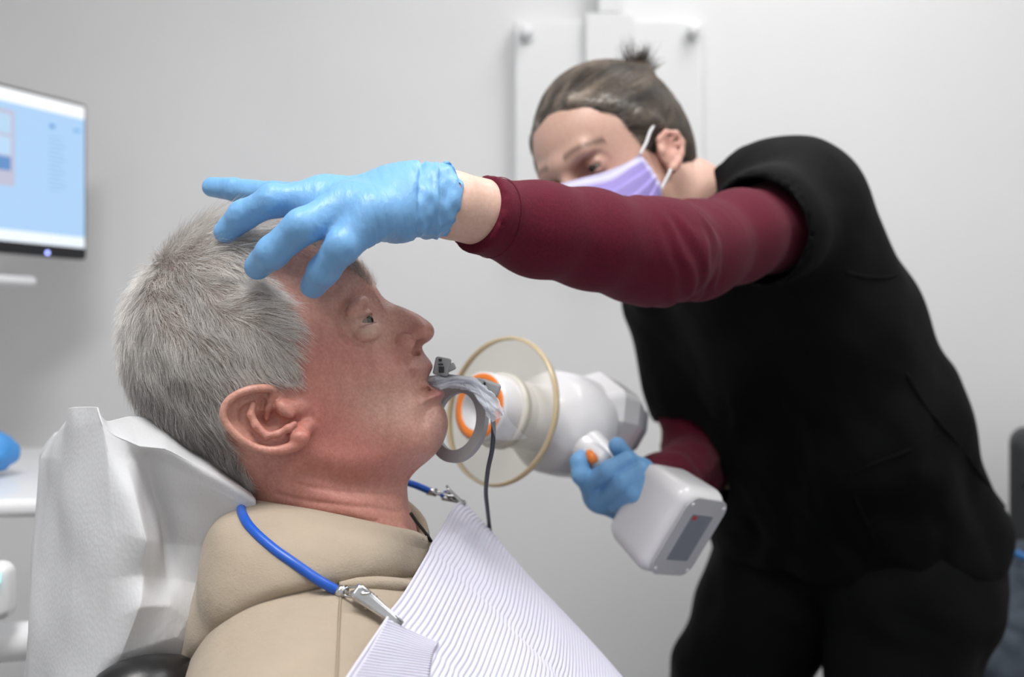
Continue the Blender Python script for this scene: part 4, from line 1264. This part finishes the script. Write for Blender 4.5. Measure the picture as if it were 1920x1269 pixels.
# hair: swept back into a small messy knot
m_hair2 = M('brown_hair', (.1, .08, .06), .36, attr='tint', var=(200, .1), spec=.6)
CFh = Field(cen - .175, cen + np.array([.24, .24, .185]), 0.0025)
CFh.ell(hw(-.094, 0, .030), (.0985, .0755, .0875), RW)
CFh.ell(hw(-.135, 0, -.005), (.054, .062, .070), RW, .02)
CFh.ell(hw(.006, .022, -.004), (.060, .050, .066), RW, .003, 'sub')
CFh.ell(hw(.002, .0, -.046), (.074, .095, .062), RW, .008, 'sub')
CFh.ell(hw(-.070, 0, -.095), (.085, .11, .080), np.array([norm(Fw + .35 * Uw), Lw, norm(Uw - .35 * Fw)]), .006, 'sub')
for sg in (1, -1): CFh.ell(hw(-.086, sg * .085, -.020), (.018, .018, .022), RW, .005, 'sub')
CFh.chain([hw(-.014, .030, .070), hw(-.013, -.010, .066), hw(-.017, -.036, .048), hw(-.030, -.053, .020), hw(-.046, -.060, -.012)], [.0055, .006, .007, .0085, .0065], .016)
CFh.chain([hw(-.014, .036, .068), hw(-.034, .056, .050), hw(-.060, .068, .026), hw(-.084, .076, .012)], [.005, .006, .0065, .005], .014)
bun = hw(-.168, .008, .088)
CFh.ell(bun, (.022, .026, .024), RW, .018)
CHV, CHQ = CFh.mesh(2)
CHN = vnormals(CHV, CHQ)
def hcol2(p, seed):
    r = np.random.RandomState(seed)
    q = (p - N0) @ RW.T
    g = .85 + .35 * r.normal(size=len(p)) + .85 * snoise(np.stack([q[:, 0] * .12, q[:, 1], q[:, 2]], 1), 42, 71, 2)
    g = np.clip(g, .3, 2.2)[:, None]
    front = np.clip((q[:, 0] + .10) / .07, 0, 1)[:, None]
    return g * (np.array([.120, .085, .058]) * (1 - front) + np.array([.185, .150, .120]) * front)
cap = meshobj('hair_cap', CHV, CHQ, m_hair2, woman, attrs={'tint': hcol2(CHV, 1) * .75})
cap['label'] = 'brown hair pulled back'
def w_flow(p):
    n = snoise(p, 16, 73, 2)[:, None]
    q = bun - p
    f = norm(q)
    return f + Uw * (n * .10) - Uw * .22 * np.clip(np.linalg.norm(q, axis=1, keepdims=True) / .1 - .3, 0, 1)
wsel = np.ones(len(CHV)) * ((CHN @ Fw) < .95)
NS = 12000
pr, pn, pw = sample(CHV, CHQ, CHN, wsel, NS, 23)
rr_ = np.random.RandomState(3)
dist = np.linalg.norm(bun - pr, axis=1)
V1, Q1, C1 = strands(pr - pn * .0006, pn, w_flow, np.minimum(dist * .6, .035 + .02 * rr_.uniform(size=NS)), .00028, hcol2(pr, 5), 6, (.0, .0), 9, .05, bvh(CHV, CHQ), .0007)
hs_ = meshobj('hair', V1, Q1, m_hair2, woman, attrs={'tint': C1}); hs_['kind'] = 'stuff'
# spiky ends of the knot
rk = np.random.RandomState(12)
tufts = [(.9, .2, 1.0, .026), (.4, -.5, 1.0, .030), (.2, .1, 1.0, .032), (.5, .7, .8, .026), (.9, .9, .3, .022), (.0, .8, .7, .024), (.1, -.8, .8, .030), (.9, -.2, .7, .024)]
pts_, nr_, ln_ = [], [], []
for (b_, l_, u_, lnn) in tufts:
    d = norm(-Fw * b_ + Lw * l_ + Uw * u_)
    for i in range(45):
        pts_.append(bun + d * .018 + rk.normal(size=3) * .0035); nr_.append(norm(d + rk.normal(size=3) * .12)); ln_.append(lnn * rk.uniform(.6, 1.2))
pts_ = np.array(pts_); nr_ = np.array(nr_)
V1, Q1, C1 = strands(pts_, nr_, lambda p: rk.normal(size=(len(p), 3)), np.array(ln_), .0004, hcol2(pts_, 6) * .8, 4, (4, 4), 15, .05)
kn = meshobj('hair_knot', V1, Q1, m_hair2, woman, attrs={'tint': C1}); kn['kind'] = 'stuff'

# face mask
m_mask = M('pleated_mask', (.5, .4, .8), .8, attr='tint', var=(60, .05), bump=[('noise', 900, .2, .0004)], sss=(.15, .003))
mr_ = [
 [(.022, 0, -.010), (.013, .016, -.013), (-.012, .040, -.018), (-.034, .056, -.018), (-.048, .0645, -.015)],
 [(.027, 0, -.022), (.019, .019, -.024), (-.008, .044, -.032), (-.032, .060, -.027), (-.050, .0675, -.024)],
 [(.036, 0, -.044), (.026, .024, -.044), (-.004, .048, -.046), (-.030, .062, -.041), (-.052, .0685, -.035)],
 [(.035, 0, -.070), (.026, .026, -.070), (-.004, .050, -.067), (-.031, .0625, -.057), (-.054, .068, -.045)],
 [(.024, 0, -.100), (.015, .028, -.099), (-.012, .049, -.090), (-.036, .060, -.071), (-.056, .0655, -.053)],
 [(.004, 0, -.126), (-.002, .024, -.124), (-.024, .043, -.109), (-.042, .055, -.082), (-.058, .062, -.060)],
]
rows = [[hw(f, -l, u) for f, l, u in r[:0:-1]] + [hw(f, l, u) for f, l, u in r] for r in mr_]
Gm = loft(rows, 80, 60)
fr = np.linspace(0, 1, 80)
GmF = Gm.reshape(-1, 3); MQ = grid_faces(80, 60); MN = vnormals(GmF, MQ)
if (MN @ Fw).mean() < 0: MN = -MN
sx_ = np.abs(np.tile(np.linspace(-1, 1, 60), 80))
step = sum(.0022 * (1 / (1 + np.exp(-(np.repeat(fr, 60) - c) * 120))) * (1 if i % 2 == 0 else 1) - .0022 * np.clip((np.repeat(fr, 60) - c + .14) / .14, 0, 1) * (np.repeat(fr, 60) < c + .0) for i, c in enumerate((.34, .52, .68)))
GmF = GmF + MN * (step * (1 - .6 * sx_))[:, None]
fv = np.repeat(fr, 60)
tm = np.tile([.36, .30, .68], (len(GmF), 1))
band = (fv < .17); tm[band] = [.55, .52, .74]
tm[(fv > .055) & (fv < .115)] = [.68, .68, .76]
edge_ = sx_ > .94; tm[edge_] = [.60, .57, .84]
mask = meshobj('face_mask', GmF, MQ, m_mask, woman, attrs={'tint': tm}); solid(mask, .0012, 0)
mask['label'] = 'purple pleated face mask'
m_loop = M('white_elastic', (.82, .82, .84), .8, bump=[('noise', 900, .3)])
for sg in (1, -1):
    V, F = tube([hw(-.046, sg * .067, -.015), hw(-.056, sg * .0725, -.006), hw(-.066, sg * .0755, .004), hw(-.075, sg * .0765, .010), hw(-.082, sg * .0690, .014)], .0018, 8, 30)
    meshobj('ear_loop', V, F, m_loop, mask)
    V, F = tube([hw(-.057, sg * .0655, -.058), hw(-.066, sg * .0705, -.050), hw(-.077, sg * .0745, -.041), hw(-.088, sg * .0745, -.036), hw(-.094, sg * .0680, -.034)], .0018, 8, 30)
    meshobj('ear_loop', V, F, m_loop, mask)

# scrub top
SF = Field((.04, .92, .78), (.82, 1.62, 1.42), 0.0036)
torso(SF, .006, .04)
SF.cone(P(1330, 385, 1.19), P(1390, 480, 1.20), .072, .08, .04)
SF.cone(P(1290, 300, 1.19), P(1306, 375, 1.19), .075, .060, .006, 'sub')
SF.cone(P(1306, 375, 1.19), P(1300, 430, 1.12), .060, .05, .006, 'sub')
def slv(F, a, b, ra, rb, k=.03):
    F.cone(a, b, ra, rb, k)
slv(SF, P(1490, 380, 1.115), P(1440, 425, 1.03), .066, .062)
slv(SF, SRp, P(1300, 752, 1.350), .060, .061)
SF.cone(P(1432, 430, 1.025), P(1200, 490, .85), .0545, .0545, .003, 'sub')
SF.cone(P(1300, 800, 1.345), P(1306, 900, 1.30), .0545, .045, 0, 'sub')
# hem of the shirt
SF.plane(P(1590, 1078, 1.35), norm(np.array([-.10, -.06, -1.0])))
SV, SQ_ = SF.mesh(4)
SNn = vnormals(SV, SQ_)
SV = SV + SNn * (.0035 * snoise(SV * np.array([1.3, 1, .7]), 7, 81, 2))[:, None]
# long drag folds running from the shoulder to the waist
dgl = norm(np.array([.35, 0, -.94])); fx = SV @ np.cross(dgl, [0, 1, 0])
SV = SV + SNn * (.0025 * np.sin(fx * 95 + 3 * snoise(SV, 4, 83)) * np.clip((1.18 - SV[:, 2]) * 6, 0, 1))[:, None]
scrub = meshobj('scrub_top', SV, SQ_, m_scrub, woman)
ST = bvh(SV, SQ_)
# breast-side pocket edge and side seam
for pth in ([(1590, 890), (1640, 868), (1700, 845), (1760, 812)], [(1590, 890), (1606, 940), (1630, 990), (1650, 1030)], [(1700, 700), (1735, 760), (1790, 825), (1850, 905), (1884, 950)], [(1585, 510), (1620, 518), (1660, 520), (1682, 514)]):
    V, F = tube([cast(ST, x, y, .0003, 1.25) for x, y in pth], .0016, 6, 30)
    meshobj('seam', V, F, m_scrub, scrub)
# undershirt sleeves
UF = Field((-.06, .66, 1.12), (.42, 1.16, 1.40), 0.003)
c0 = P(893, 400, .727)
UF.chain([c0, P(1010, 428, .772), P(1110, 449, .812), P(1190, 467, .850), ELp, P(1300, 470, .925), P(1380, 445, .985), P(1450, 425, 1.045), SLp],
         [.0292, .0328, .0375, .0415, .0430, .0430, .0425, .0440, .0500], .02)
UF.plane(P(895, 399, .728), norm(c0 - P(1010, 428, .772) + np.array([0, 0, .009])))
UV, UQ = UF.mesh(2)
UN = vnormals(UV, UQ)
# creases gathered in the bend of the elbow
el = UV - P(1262, 440, .87)
axu = norm(SLp - ELp); 
ce_ = el @ norm(np.array([.9, .35, .35]))
amp = np.exp(-(ce_ / .045) ** 2)
pm = np.clip(.4 + .9 * snoise(UV, 13, 94, 2), 0, 1)
UV = UV + UN * (.0016 * amp * pm * np.sin(ce_ * 300 + (UV[:, 2] - 1.2) * 90 + 3.0 * snoise(UV, 8, 91)) + .0012 * snoise(UV, 7, 92, 2))[:, None] * np.clip(((UV - c0) @ norm(P(1010, 428, .772) - c0) - .004) / .02, 0, 1)[:, None]
slL = meshobj('undershirt_sleeve', UV, UQ, m_maroon, woman); slL['label'] = 'maroon long sleeve of the reaching arm'
# stitched cuff
ring_c = c0 + norm(P(1010, 428, .772) - c0) * .017
dcu = norm(P(1010, 428, .772) - c0)
V, F = lathe([(0, .0300), (.0006, .0306), (.0012, .0301)], ring_c, dcu, 40); meshobj('cuff_stitch', V, F, m_maroon, slL)
UF2 = Field((.10, 1.0, .85), (.40, 1.46, 1.12), 0.004)
UF2.chain([SRp, P(1296, 760, 1.350), ERp, P(1245, 912, 1.15), P(1210, 920, 1.07)], [.05, .046, .043, .035, .031], .02)
UV, UQ = UF2.mesh(2); UN = vnormals(UV, UQ)
UV = UV + UN * (.0025 * snoise(UV * np.array([.6, .6, 2]), 16, 93, 2))[:, None]
slR = meshobj('undershirt_sleeve', UV, UQ, m_maroon, woman); slR['label'] = 'maroon sleeve of the arm holding the device'
# trousers
PF = Field((.10, 1.10, .03), (.74, 1.62, 1.02), 0.0055)
PF.chain([P(1735, 1000, 1.29)] + legL, [.092, .106, .088, .086, .080], .035)
PF.chain([P(1480, 1000, 1.41)] + legR, [.098, .105, .092, .086, .080], .006)
PF.chain([P(1600, 980, 1.35), P(1590, 1030, 1.36)], [.11, .085], .015)
PF.plane((0, 0, .07), (0, 0, -1)); PF.plane(P(1600, 985, 1.35), (0, 0, 1))
PV, PQ_ = PF.mesh(2); PNn = vnormals(PV, PQ_)
PV = PV + PNn * (.004 * snoise(PV * np.array([1, 1, .8]), 8, 95, 2))[:, None]
meshobj('scrub_trousers', PV, PQ_, m_scrub, woman)
m_shoe = M('black_shoe', (.015, .015, .016), .5, var=(20, .2))
for lg in (legL, legR):
    XF = Field(lg[-1] + np.array([-.26, -.20, -.08]), lg[-1] + np.array([.14, .14, .06]), .004)
    t_ = norm(np.array([-.8, -.6, 0]))
    XF.cone(lg[-1] + np.array([0, 0, -.028]) - t_ * .04, lg[-1] + np.array([0, 0, -.032]) + t_ * .14, .042, .036, .01)
    XF.plane(lg[-1] + np.array([0, 0, -.0695]), (0, 0, -1))
    v_, q_ = XF.mesh(2); meshobj('shoe', v_, q_, m_shoe, woman)

# ---- left glove resting on the patient's forehead
LF = Field(P(360, 480, .66) + np.array([-.05, -.06, -.06]), P(850, 300, .70) + np.array([.02, .16, .02]), 0.0014)
fing = {
 'little': ([P(587, 536, .668), P(606, 508, .652), P(642, 462, .640), P(700, 402, .652)], [.0088, .0103, .0112, .0135]),
 'ring': ([P(482, 500, .662), P(510, 474, .648), P(566, 425, .640), P(655, 390, .660)], [.0090, .0106, .0116, .0140]),
 'middle': ([P(424, 434, .688), P(455, 404, .680), P(512, 376, .672), P(612, 374, .682)], [.0086, .0100, .0110, .0135]),
 'index': ([P(398, 351, .765), P(440, 355, .755), P(515, 366, .738), P(612, 372, .712)], [.0078, .0088, .0100, .0130]),
}
for nm, (pt, rd) in fing.items():
    LF.chain(pt, rd, .004)
wr = P(790, 371, .700)
for nm, (pt, rd) in fing.items():
    off = {'little': (0, 30, -.006), 'ring': (0, 8, -.004), 'middle': (0, -8, .004), 'index': (0, -14, .012)}[nm]
    w1 = P(745 + off[0], 378 + off[1] * .8, .682 + off[2]); w2 = P(800, 371 + off[1] * .8, .700 + off[2])
    LF.cone(pt[-1], w1, rd[-1], .0150, .016); LF.cone(w1, w2, .0150, .0150, .016)
# webs
LF.cone(P(640, 425, .660), P(668, 430, .655), .0075, .008, .012)
LF.cone(P(590, 395, .672), P(620, 400, .668), .0075, .008, .012)
# thumb on the far side of the forehead
LF.chain([P(730, 385, .720), P(665, 408, .765), P(622, 425, .800), P(600, 440, .815)], [.016, .0125, .0105, .009], .012)
# cuff
LF.chain([P(795, 371, .698), P(822, 374, .705)], [.0232, .0250], .012)
LF.plane(P(823, 374, .705), norm(P(860, 382, .718) - P(800, 371, .698)))
LV, LQ = LF.mesh(2)
LN = vnormals(LV, LQ)
ox = CX + LV[:, 0] / LV[:, 1] * K; oy = CY - (LV[:, 2] - CAMZ) / LV[:, 1] * K
# stretch creases over the back of the hand and a crinkled cuff
bk = np.exp(-((ox - 715) / 48) ** 2)
ph = (ox - 700) * .30 + (oy - 380) * -.10 + 1.6 * snoise(LV, 14, 97, 2)
cuffa = np.clip((ox - 768) / 20, 0, 1)
LV = LV + LN * (-.00042 * bk * np.maximum(np.sin(ph), 0) ** 3 + cuffa * (.0014 * snoise(LV, 38, 98, 2)) - .0016 * np.exp(-((ox - 787 + .06 * (oy - 370)) / 4) ** 2)
                + .0016 * np.exp(-((ox - 818) / 4) ** 2) - .0004 * np.abs(snoise(LV, 34, 99, 2)) * (ox < 660))[:, None]
gv = meshobj('glove', LV, LQ, m_glove, woman); gv['label'] = 'light blue nitrile glove spread on the forehead'
V_, F_ = lathe([(-.0012, .0245), (.0, .0262), (.0014, .0258), (.0012, .0240)], P(822, 374, .705), norm(P(860, 382, .718) - P(800, 371, .698)), 64)
V_ = V_ + norm(V_ - P(822, 374, .705)) * (.0016 * snoise(V_, 55, 101))[:, None] + norm(P(860, 382, .718) - P(800, 371, .698)) * (.0022 * snoise(V_, 60, 102))[:, None]
meshobj('rolled_cuff', V_, F_, m_glove, gv)

# ---- right glove around the device handle
QF = Field(P(1060, 980, .93) + np.array([-.01, -.02, -.03]), P(1240, 800, 1.10) + np.array([.02, .03, .03]), 0.0014)
QF.chain([P(1112, 900, .968), P(1140, 882, .950), P(1176, 862, .955)], [.0090, .0094, .0084], .002)          # middle finger
QF.chain([P(1140, 926, .968), P(1168, 905, .942), P(1202, 880, .945)], [.0090, .0094, .0084], .002)          # ring finger
QF.chain([P(1160, 948, .968), P(1188, 925, .940), P(1212, 898, .940)], [.0084, .0086, .0076], .002)          # little finger
QF.chain([P(1104, 908, .975), P(1090, 890, .968), P(1086, 866, .972), P(1090, 858, .985)], [.0098, .0094, .0090, .0080], .003)   # index on the trigger
QF.chain([P(1205, 885, .985), P(1175, 862, .978), P(1157, 836, .970)], [.0105, .0098, .0088], .003)         # thumb
QF.ell(P(1130, 925, .985), (.020, .016, .020), None, .010)
QF.cone(P(1130, 925, .990), P(1165, 945, 1.00), .016, .015, .010)
QF.cone(P(1200, 885, .995), P(1190, 930, 1.02), .014, .020, .012)
QF.cone(P(1165, 930, 1.00), P(1205, 925, 1.06), .022, .026, .010)
QV, QQ = QF.mesh(2)
gv2 = meshobj('glove', QV, QQ, m_glove, woman); gv2['label'] = 'light blue nitrile glove gripping the device handle'
# ================================================================= background things
# wall plate of the swing arm
wp = empty('wall_mount', tuple(P(1142, 300, 1.99)), 'white wall-mounted equipment plate behind the clinician', 'wall mount')
def pxbox(name, x0, y0, x1, y1, Ynear, Yfar, mat, parent, bev=.004):
    a = P(x0, y1, Ynear); b = P(x1, y0, Ynear)
    v, f = box(((a[0] + b[0]) / 2, (Ynear + Yfar) / 2, (a[2] + b[2]) / 2), (b[0] - a[0], Yfar - Ynear, b[2] - a[2]))
    o = meshobj(name, v, f, mat, parent, smooth=False)
    return bevel(o, bev) if bev else o
pxbox('back_plate', 965, 38, 1320, 455, 1.965, 1.998, m_panel, wp)
pxbox('centre_channel', 1098, 24, 1188, 455, 1.945, 1.966, m_panel, wp, .003)
pxbox('upper_channel', 1122, -320, 1164, 24, 1.945, 1.998, m_panel, wp, .003)
for kx, ky in ((986, 56), (1302, 53)):
    V, F = lathe([(0, .0001), (0, .010), (.004, .0135), (.016, .0135), (.022, .010), (.032, .010)], P(kx, ky, 1.935), (0, 1, 0), 24); meshobj('knob', V, F, m_white, wp)

# monitor
mon = empty('monitor', tuple(P(20, 500, 1.55)), 'black-rimmed computer monitor showing a pale blue chart screen', 'monitor')
mr0 = P(164, 196, 1.80); md = norm(np.array([-.447, -.894, 0])); mu = np.array([0, 0, 1.0]); mn = np.cross(md, mu); mn = mn if mn[1] < 0 else -mn
zt = mr0[2]; zb = P(158, 487, 1.80)[2]
MW, MH = .50, zt - zb
mc = np.array([mr0[0], mr0[1], (zt + zb) / 2]) + md * MW / 2
MR = np.array([md, mn, mu])
V, F = rbox(mc - mn * .012, (MW, .024, MH), MR, .006); meshobj('housing', V, F, m_black, mon)
sw, shh = MW - .014, MH - .026
scx = mc + mn * .0008 + mu * .007
nr, nc = 2, 2
V = np.array([scx - md * sw / 2 - mu * shh / 2, scx + md * sw / 2 - mu * shh / 2, scx + md * sw / 2 + mu * shh / 2, scx - md * sw / 2 + mu * shh / 2])
V = np.vstack([V, V + mn * .0004])
luv = np.stack([(V - scx) @ md / sw + .5, (V - scx) @ mu / shh + .5, np.zeros(8)], 1)
m_scr = bpy.data.materials.new('screen'); m_scr.use_nodes = True
def scr():
    nt = m_scr.node_tree; b = nt.nodes['Principled BSDF']
    at = nt.nodes.new('ShaderNodeAttribute'); at.attribute_name = 'luv'
    sp = nt.nodes.new('ShaderNodeSeparateXYZ'); nt.links.new(at.outputs['Vector'], sp.inputs[0])
    cur = None
    def rect(x0, x1, y0, y1, col, amt=1.0):
        nonlocal cur
        def cmp(s_, a, op):
            m = nt.nodes.new('ShaderNodeMath'); m.operation = op; nt.links.new(s_, m.inputs[0]); m.inputs[1].default_value = a; return m.outputs[0]
        def mul(a, b_):
            m = nt.nodes.new('ShaderNodeMath'); m.operation = 'MULTIPLY'; nt.links.new(a, m.inputs[0])
            if isinstance(b_, float): m.inputs[1].default_value = b_
            else: nt.links.new(b_, m.inputs[1])
            return m.outputs[0]
        msk = mul(mul(cmp(sp.outputs[0], x0, 'GREATER_THAN'), cmp(sp.outputs[0], x1, 'LESS_THAN')), mul(cmp(sp.outputs[1], y0, 'GREATER_THAN'), cmp(sp.outputs[1], y1, 'LESS_THAN')))
        msk = mul(msk, float(amt))
        mx = nt.nodes.new('ShaderNodeMix'); mx.data_type = 'RGBA'
        nt.links.new(msk, mx.inputs[0]); mx.inputs[7].default_value = (*col, 1)
        if cur is None: mx.inputs[6].default_value = (*lin(168, 204, 240), 1)
        else: nt.links.new(cur, mx.inputs[6])
        cur = mx.outputs[2]
    rect(0, 1, .91, 1, (.95, .97, 1)); rect(0, 1, 0, .075, (.86, .93, 1))
    rect(.29, .9, .36, .86, lin(186, 186, 208)); rect(.305, .88, .70, .83, lin(178, 210, 236)); rect(.305, .88, .56, .68, lin(182, 212, 240)); rect(.305, .88, .46, .55, lin(92, 140, 196))
    rect(.13, .15, .80, .825, lin(60, 130, 190)); rect(.02, .05, .81, .83, lin(110, 165, 220))
    for i in range(13): rect(.10 - .01 * (i % 3), .155, .735 - .03 * i, .745 - .03 * i, lin(140, 180, 220), .7)
    nt.links.new(cur, b.inputs['Emission Color']); b.inputs['Emission Strength'].default_value = 0.55
    b.inputs['Base Color'].default_value = (.02, .02, .02, 1); b.inputs['Roughness'].default_value = .25
scr()
meshobj('screen', V, [[0, 1, 2, 3], [4, 5, 6, 7], [0, 1, 5, 4], [1, 2, 6, 5], [2, 3, 7, 6], [3, 0, 4, 7]], m_scr, mon, smooth=False, attrs={'luv': luv})
led = mc + mn * .003 - mu * (MH / 2 - .006) - md * (MW / 2 - .085)
V, F = lathe([(0, .0001), (0, .0030), (.002, .0030)], led, -mn, 16); meshobj('power_light', V, F, M('led_blue', (.2, .25, .9), .3, emis=((.35, .4, 1), 2.0), var=(5, .01)), mon)
V, F = box(mc - mn * .03 - mu * (MH / 2 + .012) + md * .02, (.17, .03, .05), MR); o = meshobj('stand_neck', V, F, m_black, mon, smooth=False); bevel(o, .004)
V, F = rbox(mc - mn * .035 - mu * (MH / 2 + .045) + md * .06, (.40, .09, .016), MR, .007); sh2 = meshobj('support_shelf', V, F, m_white, mon)
V, F = tube([mc - mn * .05 - mu * (MH / 2 + .045) + md * .18, np.array([-1.5, 1.75, CAMZ + .0]), np.array([-1.88, 1.75, CAMZ])], .02, 14, 30); meshobj('wall_arm', V, F, m_white, mon)

# instrument table at the left
tab = empty('instrument_table', (-.72, 1.25, 0), 'white instrument table behind the paper-covered headrest', 'table')
zt_ = CAMZ - .168
rot = np.array([[math.cos(.10), math.sin(.10), 0], [-math.sin(.10), math.cos(.10), 0], [0, 0, 1]])
V, F = rbox((-.72, 1.28, zt_ - .010), (.66, .52, .020), rot, .009); meshobj('table_top', V, F, m_white, tab)
V, F = tube([(-.82, 1.42, zt_ - .015), (-.82, 1.42, .05)], .03, 20); meshobj('column', V, F, m_white, tab)
V, F = rbox((-.82, 1.42, .03), (.42, .40, .06), None, .025); meshobj('foot', V, F, m_white, tab)
m_pack = M('blue_wrap', (.06, .30, .72), .55, var=(15, .15), bump=[('noise', 40, .5, .004)])
KF = Field((-.80, 1.10, zt_ - .005), (-.50, 1.36, zt_ + .08), .004)
KF.ell(P(-48, 850, 1.20), (.045, .04, .024), None, .02); KF.ell(P(-26, 846, 1.22), (.026, .03, .022), np.array([norm([.8, 0, .5]), [0, 1, 0], norm([-.5, 0, .8])]), .02)
KF.plane((0, 0, zt_ + .0008), (0, 0, -1))
kv, kq = KF.mesh(2); kv = kv + vnormals(kv, kq) * (.003 * snoise(kv, 22, 111))[:, None]
kv[:, 2] = np.maximum(kv[:, 2], zt_ + .0005)
tag(meshobj('blue_pouch', kv, kq, m_pack), 'crumpled blue plastic pouch lying on the white instrument table', 'pouch')
kp = P(76, 866, 1.22)
V, F = lathe([(0, .0001), (0, .014), (.006, .016), (.018, .015), (.026, .011), (.028, .0001)], (kp[0], kp[1], zt_ + .0005), (0, 0, 1), 24)
tag(meshobj('cup', V, F, M('navy_plastic', (.015, .03, .06), .35, var=(20, .1))), 'small dark navy cap on the white table beside the paper cover', 'cap')
# delivery unit below the table
du = empty('delivery_unit', (-.62, .98, 0), 'white dental delivery unit with a rounded arm below the table', 'dental unit')
a = P(-10, 1110, .95)
V, F = rbox(a + np.array([-.062, 0, 0]), (.160, .03, .055), np.array([norm([1, 0, .03]), [0, 1, 0], norm([-.03, 0, 1])]), .012); meshobj('control_panel', V, F, m_white, du)
V, F = rbox(P(-14, 1083, .932), (.014, .004, .012), None, .0018); meshobj('indicator', V, F, M('teal_light', (.3, .8, .75), .3, emis=((.4, .9, .85), .6), var=(5, .01)), du)
V, F = tube([P(-160, 1212, .98), P(-40, 1206, .98), P(30, 1202, .98), P(120, 1195, .98)], [.020, .020, .019, .019], 20, 20); meshobj('arm', V, F, m_white, du)
V, F = tube([P(-120, 1120, .985), P(-120, 1205, .985), np.array([P(-120, 1, .985)[0], .985, .04])], .026, 16, 20); meshobj('post', V, F, m_white, du)
V, F = rbox((P(-120, 1, .985)[0], .985, .03), (.34, .30, .06), None, .025); meshobj('foot', V, F, m_white, du)

# backpack and jacket at the right edge
m_bag = M('charcoal_nylon', (.022, .024, .028), .7, var=(20, .15), bump=[('noise', 400, .3, .0006), ('noise', 18, .3, .004)])
m_jkt = M('slate_blue_jacket', (.060, .078, .105), .8, var=(12, .3), bump=[('noise', 12, .6, .01), ('noise', 300, .2, .0006)])
m_blu2 = M('blue_trim', (.03, .16, .45), .6, var=(20, .1))
st = empty('stool', (1.0, 1.72, 0), 'dark low stool carrying the bag and jacket at the right edge', 'stool')
zs = P(1890, 1330, 1.66)[2]
V, F = lathe([(0, .0001), (0, .19), (.02, .21), (.05, .21), (.06, .19), (.06, .0001)], (.98, 1.72, zs - .06), (0, 0, 1), 40); meshobj('seat', V, F, m_black, st)
V, F = tube([(.98, 1.72, zs - .05), (.98, 1.72, .05)], .03, 16); meshobj('column', V, F, m_metal, st)
for i in range(5):
    a = i * 2 * math.pi / 5
    V, F = tube([(.98, 1.72, .06), (.98 + .20 * math.cos(a), 1.72 + .20 * math.sin(a), .035)], [.022, .016], 10); meshobj('leg', V, F, m_black, st)
bg = empty('backpack', (.96, 1.80, zs), 'charcoal padded backpack standing on the stool at the right edge', 'backpack')
bt = P(1890, 805, 1.80)
BW = np.array([[.895, -.446, 0], [.446, .895, 0], [0, 0, 1.0]])
def bp_(x, y, z): return np.array([P(1892, 0, 1.80)[0], 1.80, 0]) + BW[0] * x + BW[1] * y + np.array([0, 0, z])
bh = bt[2] - zs
V, F = rbox(bp_(.16, 0, zs + bh / 2 + .002), (.32, .18, bh), BW, .03); meshobj('main_bag', V, F, m_bag, bg)
V, F = rbox(bp_(.17, -.108, zs + .15), (.22, .05, .22), BW, .018); meshobj('front_pocket', V, F, m_bag, bg)
V, F = tube([bp_(.02, -.094, bt[2] - .085), bp_(.16, -.096, bt[2] - .08), bp_(.30, -.094, bt[2] - .085)], .003, 8, 20); meshobj('zip', V, F, m_black, bg)
V, F = tube([bp_(.11, 0, bt[2] - .006), bp_(.12, 0, bt[2] + .03), bp_(.20, 0, bt[2] + .03), bp_(.21, 0, bt[2] - .006)], .009, 10, 24); meshobj('carry_handle', V, F, m_bag, bg)
JF2 = Field((.70, 1.44, zs - .01), (1.2, 1.75, zs + .32), .005)
for (x, y, Yd, r) in ((1888, 1120, 1.66, .05), (1910, 1060, 1.67, .045), (1880, 1190, 1.64, .05), (1868, 1250, 1.62, .055), (1900, 1290, 1.62, .07), (1940, 1180, 1.65, .08), (1990, 1120, 1.66, .08), (1980, 1270, 1.64, .09)):
    JF2.ell(P(x, y, Yd - .035), (r * 1.05, r * .75, r * .9), None, .03)
JF2.plane((0, 0, zs + .001), (0, 0, -1))
jv, jq = JF2.mesh(2); jn = vnormals(jv, jq)
jv = jv + jn * (.007 * np.abs(snoise(jv, 11, 121, 2)))[:, None]; jv[:, 2] = np.maximum(jv[:, 2], zs + .0008)
jk = meshobj('jacket', jv, jq, m_jkt); tag(jk, 'crumpled slate blue jacket heaped in front of the backpack', 'jacket')
V, F = tube([P(1905, 1035, 1.58), P(1915, 1042, 1.575), P(1935, 1048, 1.57)], .006, 8, 12); meshobj('drawstring', V, F, m_blu2, jk)
